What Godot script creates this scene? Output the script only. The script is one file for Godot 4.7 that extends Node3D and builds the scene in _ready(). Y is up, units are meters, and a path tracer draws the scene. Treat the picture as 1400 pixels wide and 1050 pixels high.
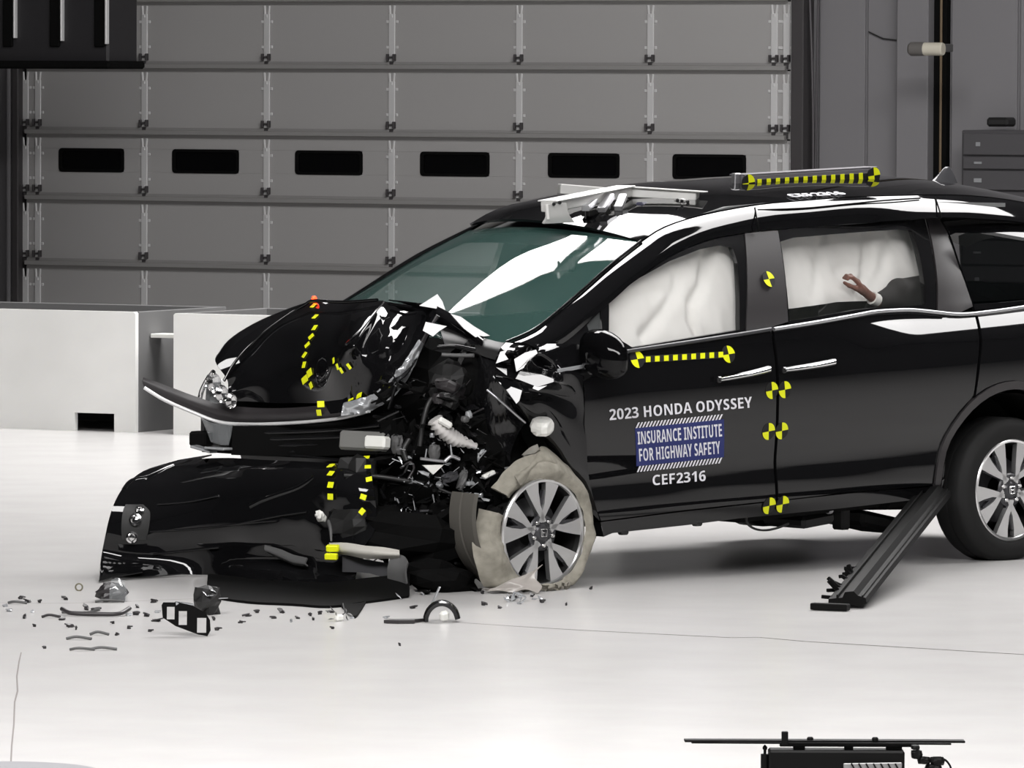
extends Node3D
# A crash-test hall: a wrecked black minivan on a pale painted floor, a sectional door behind.
# Metres, y up. The van's own axes: x = towards its tail, y = up, z = towards its left side (the side in view).

const FOCAL := 9000.0            # focal length in pixels of the 1400 x 1050 frame
const HORIZON := 105.0
const ROLL := 0.004
const EYE := Vector3(0, 2.395, 0)
const VAN_AT := Vector3(1.861, 0, -33.421)
const VAN_TURN := deg_to_rad(41.0)
const WALL_AT := Vector3(0, 0, -59.0)
const WALL_TURN := deg_to_rad(-27.5)

var cam_basis := Basis()
var van_xf := Transform3D()
var wall_xf := Transform3D()
var M := {}
var van: Node3D
var rng := RandomNumberGenerator.new()
var bumps := FastNoiseLite.new()
var used := {}


func _ready() -> void:
	rng.seed = 20231
	bumps.seed = 7
	bumps.frequency = 1.0
	bumps.fractal_octaves = 2
	set_camera_and_light()
	make_materials()
	build_hall()
	build_background_things()
	build_van()
	build_roof_gear()
	build_floor_debris()
	build_foreground()


func set_camera_and_light() -> void:
	var pitch := -atan((525.0 - HORIZON) / FOCAL)
	cam_basis = Basis(Vector3.RIGHT, pitch) * Basis(Vector3.BACK, ROLL)
	var cam := Camera3D.new()
	cam.name = "camera"
	cam.fov = rad_to_deg(2.0 * atan(525.0 / FOCAL))
	cam.near = 0.5
	cam.far = 200.0
	cam.transform = Transform3D(cam_basis, EYE)
	add_child(cam)
	cam.current = true
	van_xf = Transform3D(Basis(Vector3.UP, VAN_TURN), VAN_AT)
	wall_xf = Transform3D(Basis(Vector3.UP, WALL_TURN), WALL_AT)
	var env := Environment.new()
	env.background_mode = Environment.BG_COLOR
	env.background_color = Color(0.02, 0.02, 0.02)
	env.tonemap_mode = Environment.TONE_MAPPER_LINEAR
	env.tonemap_exposure = 1.07
	env.sdfgi_enabled = true
	env.ssao_enabled = true
	env.ssil_enabled = true
	var we := WorldEnvironment.new()
	we.name = "world_environment"
	we.environment = env
	add_child(we)
	# the hall's light banks: glowing panels under the roof, each with a light of its own size just below it
	light_bank("bright light bank under the roof beyond the wreck, nearer the big door", Vector3(9.0, 11.0, 15.0), Vector2(8.4, 7.0), 11.5)
	light_bank("bright light bank under the roof beyond the wreck, farther from the big door", Vector3(17.46, 11.0, 15.0), Vector2(8.4, 7.0), 11.5)
	light_bank("wide bright light bank under the roof on the camera's side of the wreck", Vector3(20.0, 11.0, 38.0), Vector2(20.0, 5.0), 18.0)


func light_bank(label: String, at: Vector3, size: Vector2, glow: float) -> void:   # at: along the back wall, up, out from it
	var t := thing("light_bank", label, "light", self)
	t.transform = wall_xf * Transform3D(Basis.looking_at(Vector3.DOWN, Vector3.FORWARD), at)   # -z looks where the light goes
	var m := MB.new()
	m.box(Transform3D(Basis(), Vector3(0, 0, 0.1)), Vector3(size.x + 0.04, size.y + 0.04, 0.18), 0.02)
	part(t, "housing", m, mat("bank_housing", Color(0.2, 0.2, 0.2), 0.6))
	var g := mat("bank_glow_%d" % int(glow), Color(1, 1, 1), 0.5)
	g.emission_enabled = true
	g.emission = Color(1, 0.992, 0.99)
	g.emission_energy_multiplier = glow * 0.3
	m = MB.new()
	m.box(Transform3D(), Vector3(size.x, size.y, 0.02), 0.0)
	part(t, "glowing_panel", m, g)
	var l := AreaLight3D.new()
	l.name = "bank_light"
	l.area_size = size
	l.light_color = Color(1, 0.992, 0.99)
	l.area_normalize_energy = true
	l.light_energy = glow * 0.7 * size.x * size.y / PI
	l.area_range = 120.0
	l.shadow_enabled = true
	l.position = Vector3(0, 0, -0.03)
	t.add_child(l)


# ---------------------------------------------------------------- naming

func numbered(called: String, parent: Node) -> String:
	var key := "%d/%s" % [parent.get_instance_id(), called]
	used[key] = used.get(key, -1) + 1
	return called if used[key] == 0 else "%s_%03d" % [called, used[key]]


func thing(called: String, label: String, category: String, parent: Node, group := "") -> Node3D:
	var t := Node3D.new()
	t.name = numbered(called, parent)
	parent.add_child(t, true)
	t.set_meta("label", label)
	t.set_meta("category", category)
	if group:
		t.set_meta("group", group)
	return t


func part(parent: Node, called: String, m: MB, material: Material, label := "") -> MeshInstance3D:
	return part_mesh(parent, called, m.mesh(), material, label)


func part_mesh(parent: Node, called: String, mesh: Mesh, material: Material, label := "") -> MeshInstance3D:
	var o := MeshInstance3D.new()
	o.name = numbered(called, parent)
	o.mesh = mesh
	o.material_override = null
	for i in mesh.get_surface_count():
		o.set_surface_override_material(i, material)
	parent.add_child(o, true)
	if label:
		o.set_meta("label", label)
	return o


func structure(o: Node, label: String, category: String) -> void:
	o.set_meta("kind", "structure")
	o.set_meta("label", label)
	o.set_meta("category", category)


# ---------------------------------------------------------------- materials

func mat(called: String, color: Color, rough: float, metal := 0.0, spec := 0.5) -> StandardMaterial3D:
	if M.has(called):
		return M[called]
	var m := StandardMaterial3D.new()
	m.resource_name = called
	m.albedo_color = color
	m.roughness = rough
	m.metallic = metal
	m.metallic_specular = spec
	M[called] = m
	return m


func noise_map(freq: float, seed_: int, lo: Color, hi: Color, size := 512, octaves := 4) -> NoiseTexture2D:
	var n := FastNoiseLite.new()
	n.seed = seed_
	n.frequency = freq
	n.fractal_octaves = octaves
	var g := Gradient.new()
	g.set_color(0, lo)
	g.set_color(1, hi)
	var t := NoiseTexture2D.new()
	t.width = size
	t.height = size
	t.seamless = true
	t.noise = n
	t.color_ramp = g
	return t


func make_materials() -> void:
	var f := mat("painted_floor", Color(1, 1, 1), 0.32)
	f.albedo_texture = noise_map(0.006, 3, Color(0.745, 0.74, 0.735), Color(0.775, 0.77, 0.765), 1024)
	f.uv1_triplanar = true
	f.uv1_world_triplanar = true
	f.uv1_scale = Vector3(0.22, 0.22, 0.22)
	f.roughness = 0.24
	f.metallic_specular = 0.24
	mat("paint", Color(0.06, 0.06, 0.065), 0.03)
	mat("gloss_trim", Color(0.08, 0.08, 0.085), 0.12)
	mat("satin_trim", Color(0.17, 0.16, 0.165), 0.42)
	mat("black_plastic", Color(0.1, 0.1, 0.1), 0.5)
	mat("grey_plastic", Color(0.32, 0.32, 0.32), 0.5)
	mat("trim_black", Color(0.05, 0.05, 0.05), 0.5, 0.0, 0.25)
	mat("dull_black", Color(0.05, 0.05, 0.05), 0.85, 0.0, 0.2)
	mat("rubber", Color(0.15, 0.15, 0.15), 0.75)
	var d := mat("dusty_rubber", Color(1, 1, 1), 0.8)
	d.albedo_texture = noise_map(0.03, 21, Color(0.47, 0.455, 0.415), Color(0.60, 0.585, 0.54), 256)
	d.uv1_triplanar = true
	d.uv1_scale = Vector3(3, 3, 3)
	mat("tread_rubber", Color(0.3, 0.29, 0.27), 0.8)
	mat("chrome", Color(0.9, 0.9, 0.9), 0.1, 1.0)
	mat("alloy", Color(0.86, 0.86, 0.86), 0.28, 0.9)
	mat("alloy_dark", Color(0.25, 0.25, 0.26), 0.35, 0.3)
	mat("bare_metal", Color(0.72, 0.72, 0.73), 0.35, 0.8)
	mat("aluminium", Color(0.85, 0.85, 0.84), 0.45, 0.45)
	mat("white_plastic", Color(0.88, 0.88, 0.86), 0.45)
	mat("clear_grey", Color(0.75, 0.76, 0.77), 0.15, 0.5)
	mat("target_yellow", Color(0.93, 0.95, 0.05), 0.5)
	mat("target_black", Color(0.05, 0.05, 0.05), 0.6)
	mat("letter_white", Color(0.9, 0.9, 0.92), 0.5)
	mat("sign_blue", Color(0.13, 0.17, 0.42), 0.5)
	var a := mat("airbag_cloth", Color(0.91, 0.905, 0.89), 0.9)
	a.backlight = Color(0.4, 0.4, 0.4)
	mat("cabin_dark", Color(0.2, 0.2, 0.21), 0.8)
	mat("cabin_grey", Color(0.45, 0.46, 0.46), 0.8)
	var g := mat("green_glass", Color(0.34, 0.5, 0.47, 0.2), 0.0)
	g.transparency = BaseMaterial3D.TRANSPARENCY_ALPHA
	g = mat("side_glass", Color(0.5, 0.52, 0.5, 0.05), 0.0)
	g.transparency = BaseMaterial3D.TRANSPARENCY_ALPHA
	g = mat("privacy_glass", Color(0.02, 0.03, 0.03, 0.9), 0.02)
	g.transparency = BaseMaterial3D.TRANSPARENCY_ALPHA
	g = mat("clear_lens", Color(0.9, 0.92, 0.93, 0.08), 0.02)
	g.transparency = BaseMaterial3D.TRANSPARENCY_ALPHA
	mat("door_paint", Color(0.64, 0.635, 0.632), 0.55)
	mat("galvanised", Color(0.9, 0.9, 0.9), 0.4, 0.35)
	mat("wall_paint", Color(0.465, 0.46, 0.47), 0.75)
	mat("wall_dark", Color(0.3, 0.3, 0.31), 0.7)
	mat("strut_steel", Color(0.6, 0.595, 0.59), 0.5, 0.2)
	var b := mat("white_block", Color(1, 1, 1), 0.6)
	b.albedo_texture = noise_map(0.008, 5, Color(0.88, 0.88, 0.87), Color(0.93, 0.93, 0.92), 512)
	b.uv1_triplanar = true
	b.uv1_world_triplanar = true
	b.uv1_scale = Vector3(0.3, 0.3, 0.3)
	mat("skin_brown", Color(0.42, 0.28, 0.235), 0.6)


# ---------------------------------------------------------------- where things are

func ray(px: float, py: float) -> Vector3:
	return (cam_basis * Vector3(px - 700.0, 525.0 - py, -FOCAL)).normalized()


func on_floor(px: float, py: float, height := 0.0) -> Vector3:
	var d := ray(px, py)
	return EYE + d * ((height - EYE.y) / d.y)


func on_wall(px: float, py: float, off := 0.0) -> Vector3:   # in the wall's own axes: x along, y up, z out of it
	var e := wall_xf.affine_inverse() * EYE
	var d := wall_xf.basis.inverse() * ray(px, py)
	return e + d * ((off - e.z) / d.z)


func at_depth(px: float, py: float, depth: float) -> Vector3:
	var d := ray(px, py)
	return EYE + d * (depth / -d.z)


func pv(px: float, py: float, v: float) -> Vector3:   # in the van's axes, on the lengthwise plane z = v; never below the floor
	var e := van_xf.affine_inverse() * EYE
	var d := van_xf.basis.inverse() * ray(px, py)
	var p := e + d * ((v - e.z) / d.z)
	if p.y < 0.012:
		p = e + d * ((0.012 - e.y) / d.y)
	return p


const SIDE_Z := [0.10, 0.29, 0.36, 0.44, 0.54, 0.66, 0.80, 0.90, 1.00, 1.08, 1.15, 1.22, 1.35, 1.50, 1.62, 1.70, 1.78]
const SIDE_V := [0.84, 0.905, 0.925, 0.928, 0.925, 0.945, 0.963, 0.968, 0.966, 0.955, 0.935, 0.905, 0.855, 0.785, 0.72, 0.672, 0.6]


func body_height(u: float, y: float) -> float:   # the van stands nose-down
	return y - 0.04 * (u + 1.6)


func side_v(u: float, y: float) -> float:
	var h := body_height(u, y)
	var n := SIDE_Z.size()
	var i := clampi(SIDE_Z.bsearch(h) - 1, 0, n - 2)
	var t: float = clampf((h - SIDE_Z[i]) / (SIDE_Z[i + 1] - SIDE_Z[i]), -1.0, 2.0)
	var w: float = SIDE_Z[i + 1] - SIDE_Z[i]
	var s: float = (SIDE_V[i + 1] - SIDE_V[i]) / w
	var s0: float = s if i == 0 else (s + (SIDE_V[i] - SIDE_V[i - 1]) / (SIDE_Z[i] - SIDE_Z[i - 1])) * 0.5
	var s1: float = s if i == n - 2 else (s + (SIDE_V[i + 2] - SIDE_V[i + 1]) / (SIDE_Z[i + 2] - SIDE_Z[i + 1])) * 0.5
	var t2 := t * t
	var t3 := t2 * t
	var v: float = SIDE_V[i] * (2 * t3 - 3 * t2 + 1) + s0 * w * (t3 - 2 * t2 + t) + SIDE_V[i + 1] * (-2 * t3 + 3 * t2) + s1 * w * (t3 - t2)
	v -= 0.10 * smoothstep(-2.3, -3.3, u) * smoothstep(0.95, 1.25, h)
	v -= 0.05 * smoothstep(-2.9, -4.0, u)
	v -= 0.08 * smoothstep(0.3, 1.3, u)
	v -= 0.22 * clampf(h - 1.22, 0.0, 0.42) * smoothstep(-0.50, -0.15, u)
	v -= 0.06 * clampf((h - 1.05) / 0.13, 0.0, 1.0) * smoothstep(-1.3, -0.6, u)   # shoulder over the rear wheel
	return v


func ps(px: float, py: float, off := 0.0) -> Vector3:   # on the van's left side
	var p := pv(px, py, 0.93)
	for i in 14:
		p = pv(px, py, side_v(p.x, p.y) + off)
	return p


# ---------------------------------------------------------------- mesh building

class MB:
	var st := SurfaceTool.new()

	func _init() -> void:
		st.begin(Mesh.PRIMITIVE_TRIANGLES)

	func mesh() -> ArrayMesh:
		return st.commit()

	func tri(a: Vector3, b: Vector3, c: Vector3, na: Vector3, nb: Vector3, nc: Vector3) -> void:
		if (b - a).cross(c - a).dot(na + nb + nc) > 0.0:
			var k := b
			b = c
			c = k
			k = nb
			nb = nc
			nc = k
		st.set_normal(na)
		st.add_vertex(a)
		st.set_normal(nb)
		st.add_vertex(b)
		st.set_normal(nc)
		st.add_vertex(c)

	func flat(a: Vector3, b: Vector3, c: Vector3, out: Vector3) -> void:
		var n := (b - a).cross(c - a).normalized()
		if n.dot(out) < 0.0:
			n = -n
		if n == Vector3.ZERO:
			return
		tri(a, b, c, n, n, n)

	func poly(pts: Array, out: Vector3) -> void:
		for i in range(1, pts.size() - 1):
			flat(pts[0], pts[i], pts[i + 1], out)

	func box(xf: Transform3D, size: Vector3, chamfer := 0.004) -> void:
		var h := size * 0.5
		var c := minf(chamfer, minf(h.x, minf(h.y, h.z)) * 0.6)
		for ax in 3:
			var b1 := (ax + 1) % 3
			var b2 := (ax + 2) % 3
			for s in [-1.0, 1.0]:
				var q := []
				for k in [[-1, -1], [1, -1], [1, 1], [-1, 1]]:
					var p := Vector3()
					p[ax] = s * h[ax]
					p[b1] = k[0] * (h[b1] - c)
					p[b2] = k[1] * (h[b2] - c)
					q.append(xf * p)
				var o := Vector3()
				o[ax] = s
				poly(q, xf.basis * o)
			if c <= 0.0:
				continue
			for s1 in [-1.0, 1.0]:
				for s2 in [-1.0, 1.0]:
					var q := []
					for k in [[0, -1], [0, 1], [1, 1], [1, -1]]:
						var p := Vector3()
						p[ax] = k[1] * (h[ax] - c)
						p[b1] = s1 * (h[b1] - (c if k[0] == 0 else 0.0))
						p[b2] = s2 * (h[b2] - (0.0 if k[0] == 0 else c))
						q.append(xf * p)
					var o := Vector3()
					o[b1] = s1
					o[b2] = s2
					poly(q, xf.basis * o)
		if c > 0.0:
			for x in [-1.0, 1.0]:
				for y in [-1.0, 1.0]:
					for z in [-1.0, 1.0]:
						poly([xf * Vector3(x * h.x, y * (h.y - c), z * (h.z - c)), xf * Vector3(x * (h.x - c), y * h.y, z * (h.z - c)), xf * Vector3(x * (h.x - c), y * (h.y - c), z * h.z)], xf.basis * Vector3(x, y, z))

	func bar(a: Vector3, b: Vector3, w: float, h: float, up := Vector3.UP, chamfer := 0.003) -> void:   # a box beam from a to b
		var d := (b - a).normalized()
		var side := d.cross(up).normalized()
		if side.length() < 0.5:
			side = d.cross(Vector3.RIGHT).normalized()
		box(Transform3D(Basis(d, side.cross(d), side), (a + b) * 0.5), Vector3(a.distance_to(b), h, w), chamfer)

	func tube(pts: Array, r, sides := 8, caps := true) -> void:
		var rings := []
		var nn := []
		var t0: Vector3 = (pts[1] - pts[0]).normalized()
		var u := t0.cross(Vector3.UP)
		if u.length() < 0.1:
			u = t0.cross(Vector3.RIGHT)
		u = u.normalized()
		for i in pts.size():
			var t: Vector3 = (pts[mini(i + 1, pts.size() - 1)] - pts[maxi(i - 1, 0)]).normalized()
			u = (u - t * u.dot(t)).normalized()
			var w := t.cross(u)
			var ring := []
			var ns := []
			var rr: float = r[i] if r is Array else r
			for k in sides:
				var a := TAU * k / sides
				var n := u * cos(a) + w * sin(a)
				ns.append(n)
				ring.append(pts[i] + n * rr)
			rings.append(ring)
			nn.append(ns)
		for i in pts.size() - 1:
			for k in sides:
				var j := (k + 1) % sides
				tri(rings[i][k], rings[i][j], rings[i + 1][j], nn[i][k], nn[i][j], nn[i + 1][j])
				tri(rings[i][k], rings[i + 1][j], rings[i + 1][k], nn[i][k], nn[i + 1][j], nn[i + 1][k])
		if caps:
			poly(rings[0], pts[0] - pts[1])
			poly(rings[-1], pts[-1] - pts[-2])

	func lathe(profile: Array, xf: Transform3D, seg := 48, from := 0.0, to := TAU) -> void:   # profile of Vector2(radius, along z); axis z
		for i in profile.size() - 1:
			var a: Vector2 = profile[i]
			var b: Vector2 = profile[i + 1]
			var n2 := Vector2(b.y - a.y, a.x - b.x).normalized()
			for k in seg:
				var p := from + (to - from) * k / seg
				var q := from + (to - from) * (k + 1) / seg
				var dp := Vector3(cos(p), sin(p), 0)
				var dq := Vector3(cos(q), sin(q), 0)
				var a0 := xf * (dp * a.x + Vector3(0, 0, a.y))
				var a1 := xf * (dq * a.x + Vector3(0, 0, a.y))
				var b0 := xf * (dp * b.x + Vector3(0, 0, b.y))
				var b1 := xf * (dq * b.x + Vector3(0, 0, b.y))
				var np := (xf.basis * (dp * n2.x + Vector3(0, 0, n2.y))).normalized()
				var nq := (xf.basis * (dq * n2.x + Vector3(0, 0, n2.y))).normalized()
				if a.x > 1e-5:
					tri(a0, a1, b1, np, nq, nq)
				if b.x > 1e-5:
					tri(a0, b1, b0, np, nq, np)

	func prism(outline: PackedVector2Array, xf: Transform3D, depth: float, chamfer := 0.0) -> void:   # outline in x, y; from z = 0 back to -depth
		var ids := Geometry2D.triangulate_polygon(outline)
		var zf := xf.basis * Vector3(0, 0, 1)
		for i in range(0, ids.size(), 3):
			var q := []
			for k in 3:
				q.append(outline[ids[i + k]])
			flat(xf * Vector3(q[0].x, q[0].y, 0), xf * Vector3(q[1].x, q[1].y, 0), xf * Vector3(q[2].x, q[2].y, 0), zf)
			flat(xf * Vector3(q[0].x, q[0].y, -depth), xf * Vector3(q[1].x, q[1].y, -depth), xf * Vector3(q[2].x, q[2].y, -depth), -zf)
		var turn := 1.0 if Geometry2D.is_polygon_clockwise(outline) else -1.0
		for i in outline.size():
			var a := outline[i]
			var b := outline[(i + 1) % outline.size()]
			var o := Vector2(-(b.y - a.y), b.x - a.x) * turn
			poly([xf * Vector3(a.x, a.y, 0), xf * Vector3(b.x, b.y, 0), xf * Vector3(b.x, b.y, -depth), xf * Vector3(a.x, a.y, -depth)], xf.basis * Vector3(o.x, o.y, 0))

	func sheet(g: Array, thick: float, toward: Vector3) -> void:   # a smooth bent sheet over a grid of points, with a back and edges
		var nu := g.size()
		var nv: int = g[0].size()
		var ns := []
		var sum := Vector3()
		for i in nu:
			var row := []
			for j in nv:
				var a: Vector3 = g[mini(i + 1, nu - 1)][j] - g[maxi(i - 1, 0)][j]
				var b: Vector3 = g[i][mini(j + 1, nv - 1)] - g[i][maxi(j - 1, 0)]
				var n := a.cross(b).normalized()
				row.append(n)
				sum += n
			ns.append(row)
		var s := 1.0 if sum.dot(toward) > 0.0 else -1.0
		for i in nu:
			for j in nv:
				ns[i][j] *= s
		var back := []
		for i in nu:
			var row := []
			for j in nv:
				row.append(g[i][j] - ns[i][j] * thick)
			back.append(row)
		for i in nu - 1:
			for j in nv - 1:
				for k in [[g, 1.0], [back, -1.0]]:
					var p = k[0]
					var f: float = k[1]
					tri(p[i][j], p[i + 1][j], p[i + 1][j + 1], ns[i][j] * f, ns[i + 1][j] * f, ns[i + 1][j + 1] * f)
					tri(p[i][j], p[i + 1][j + 1], p[i][j + 1], ns[i][j] * f, ns[i + 1][j + 1] * f, ns[i][j + 1] * f)
		if thick > 0.0:
			for i in nu - 1:
				for j in [0, nv - 1]:
					poly([g[i][j], g[i + 1][j], back[i + 1][j], back[i][j]], g[i][j] - g[i][1 if j == 0 else nv - 2])
			for j in nv - 1:
				for i in [0, nu - 1]:
					poly([g[i][j], g[i][j + 1], back[i][j + 1], back[i][j]], g[i][j] - g[1 if i == 0 else nu - 2][j])


static func cr(a: Vector3, b: Vector3, c: Vector3, d: Vector3, t: float) -> Vector3:
	return 0.5 * (2.0 * b + (c - a) * t + (2.0 * a - 5.0 * b + 4.0 * c - d) * t * t + (3.0 * b - a - 3.0 * c + d) * t * t * t)


func curve(pts: Array, n: int) -> Array:   # n steps between each two points
	var out := []
	for i in pts.size() - 1:
		var a: Vector3 = pts[maxi(i - 1, 0)]
		var d: Vector3 = pts[mini(i + 2, pts.size() - 1)]
		if i == 0:
			a = 2.0 * pts[0] - pts[1]
		if i + 2 >= pts.size():
			d = 2.0 * pts[-1] - pts[-2]
		for k in n:
			out.append(cr(a, pts[i], pts[i + 1], d, float(k) / n))
	out.append(pts[-1])
	return out


func refine(rows: Array, nu: int, nv: int) -> Array:
	var wide := []
	for r in rows:
		wide.append(curve(r, nv))
	var out := []
	for j in wide[0].size():
		var col := []
		for r in wide:
			col.append(r[j])
		var fine := curve(col, nu)
		for i in fine.size():
			if out.size() <= i:
				out.append([])
			out[i].append(fine[i])
	return out


func from_pixels(rows: Array) -> Array:   # rows of Vector3(px, py, z in the van's axes)
	var out := []
	for r in rows:
		var o := []
		for p in r:
			o.append(pv(p.x, p.y, p.z))
		out.append(o)
	return out


func wrinkle(g: Array, amount: float, size: float, along: Vector3, from := 0.0) -> void:   # dents, growing towards the near side
	for i in g.size():
		for j in g[i].size():
			var p: Vector3 = g[i][j]
			var w := amount * smoothstep(from - 0.4, from + 0.4, p.z)
			g[i][j] = p + along * w * (bumps.get_noise_3dv(p / size) + 0.6 * absf(bumps.get_noise_3dv(p / size * 0.6 + Vector3(9, 3, 1))))


func cast(g: Array, px: float, py: float) -> Array:   # [point, normal towards the eye] where the line of sight meets a sheet in the van's axes
	var e := van_xf.affine_inverse() * EYE
	var d := van_xf.basis.inverse() * ray(px, py)
	var best := INF
	var hit := [pv(px, py, 0.0), -d]
	for i in g.size() - 1:
		for j in g[i].size() - 1:
			for k in [[g[i][j], g[i + 1][j], g[i + 1][j + 1]], [g[i][j], g[i + 1][j + 1], g[i][j + 1]]]:
				var q = Geometry3D.ray_intersects_triangle(e, d, k[0], k[1], k[2])
				if q != null and e.distance_to(q) < best:
					best = e.distance_to(q)
					var n: Vector3 = (k[1] - k[0]).cross(k[2] - k[0]).normalized()
					hit = [q, n if n.dot(d) < 0.0 else -n]
	return hit


func px_poly(flat_list: Array) -> PackedVector2Array:   # pixels -> (x, y) on the van's left side
	var out := PackedVector2Array()
	for i in range(0, flat_list.size(), 2):
		var p := ps(flat_list[i], flat_list[i + 1])
		out.append(Vector2(p.x, p.y))
	return out


func side_point(q: Vector2, off: float, relief) -> Vector3:
	return Vector3(q.x, q.y, side_v(q.x, q.y) + off + (relief.call(q) if relief != null else 0.0))


func side_normal(q: Vector2, off: float, relief) -> Vector3:
	var e := 0.006
	var a := side_point(q + Vector2(e, 0), off, relief) - side_point(q - Vector2(e, 0), off, relief)
	var b := side_point(q + Vector2(0, e), off, relief) - side_point(q - Vector2(0, e), off, relief)
	return a.cross(b).normalized()


func side_patch(m: MB, outer: PackedVector2Array, holes: Array, off: float, depth: float, cell := 0.05, relief = null) -> void:
	var lo := outer[0]
	var hi := outer[0]
	for q in outer:
		lo = lo.min(q)
		hi = hi.max(q)
	var nx := int(ceil((hi.x - lo.x) / cell))
	var ny := int(ceil((hi.y - lo.y) / cell))
	for i in nx:
		for j in ny:
			var c0 := lo + Vector2(i, j) * cell
			var sq := PackedVector2Array([c0, c0 + Vector2(cell, 0), c0 + Vector2(cell, cell), c0 + Vector2(0, cell)])
			var pieces := Geometry2D.intersect_polygons(sq, outer)
			for h in holes:
				var left: Array[PackedVector2Array] = []
				for p in pieces:
					left.append_array(Geometry2D.clip_polygons(p, h))
				pieces = left
			for p in pieces:
				if Geometry2D.is_polygon_clockwise(p):
					continue
				var ids := Geometry2D.triangulate_polygon(p)
				for k in range(0, ids.size(), 3):
					var a := p[ids[k]]
					var b := p[ids[k + 1]]
					var c := p[ids[k + 2]]
					m.tri(side_point(a, off, relief), side_point(b, off, relief), side_point(c, off, relief), side_normal(a, off, relief), side_normal(b, off, relief), side_normal(c, off, relief))
	if depth <= 0.0:
		return
	for loop in [outer] + holes:
		for i in loop.size():
			var a: Vector2 = loop[i]
			var b: Vector2 = loop[(i + 1) % loop.size()]
			var n := maxi(1, int(a.distance_to(b) / cell))
			for k in n:
				var s := a.lerp(b, float(k) / n)
				var t := a.lerp(b, float(k + 1) / n)
				var o := Vector2(t.y - s.y, s.x - t.x)
				if Geometry2D.is_polygon_clockwise(loop) != (loop != outer):
					o = -o
				m.poly([side_point(s, off, relief), side_point(t, off, relief), side_point(t, off - depth, relief), side_point(s, off - depth, relief)], Vector3(o.x, o.y, 0))


# ---------------------------------------------------------------- the hall

func wall_node(called: String) -> Node3D:   # a node in the back wall's axes
	var n := Node3D.new()
	n.name = numbered(called, self)
	n.transform = wall_xf
	add_child(n, true)
	return n


func slab(called: String, label: String, category: String, at: Vector3, size: Vector3, material: Material) -> MeshInstance3D:   # a piece of the shell, in the wall's axes
	var m := MB.new()
	m.box(Transform3D(Basis(), Vector3.ZERO), size, 0.0)
	var o := part(self, called, m, material)
	o.transform = wall_xf * Transform3D(Basis(), at)
	structure(o, label, category)
	return o


const DOOR_A := -5.10
const DOOR_B := 2.76
const ROW := 0.61

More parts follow.
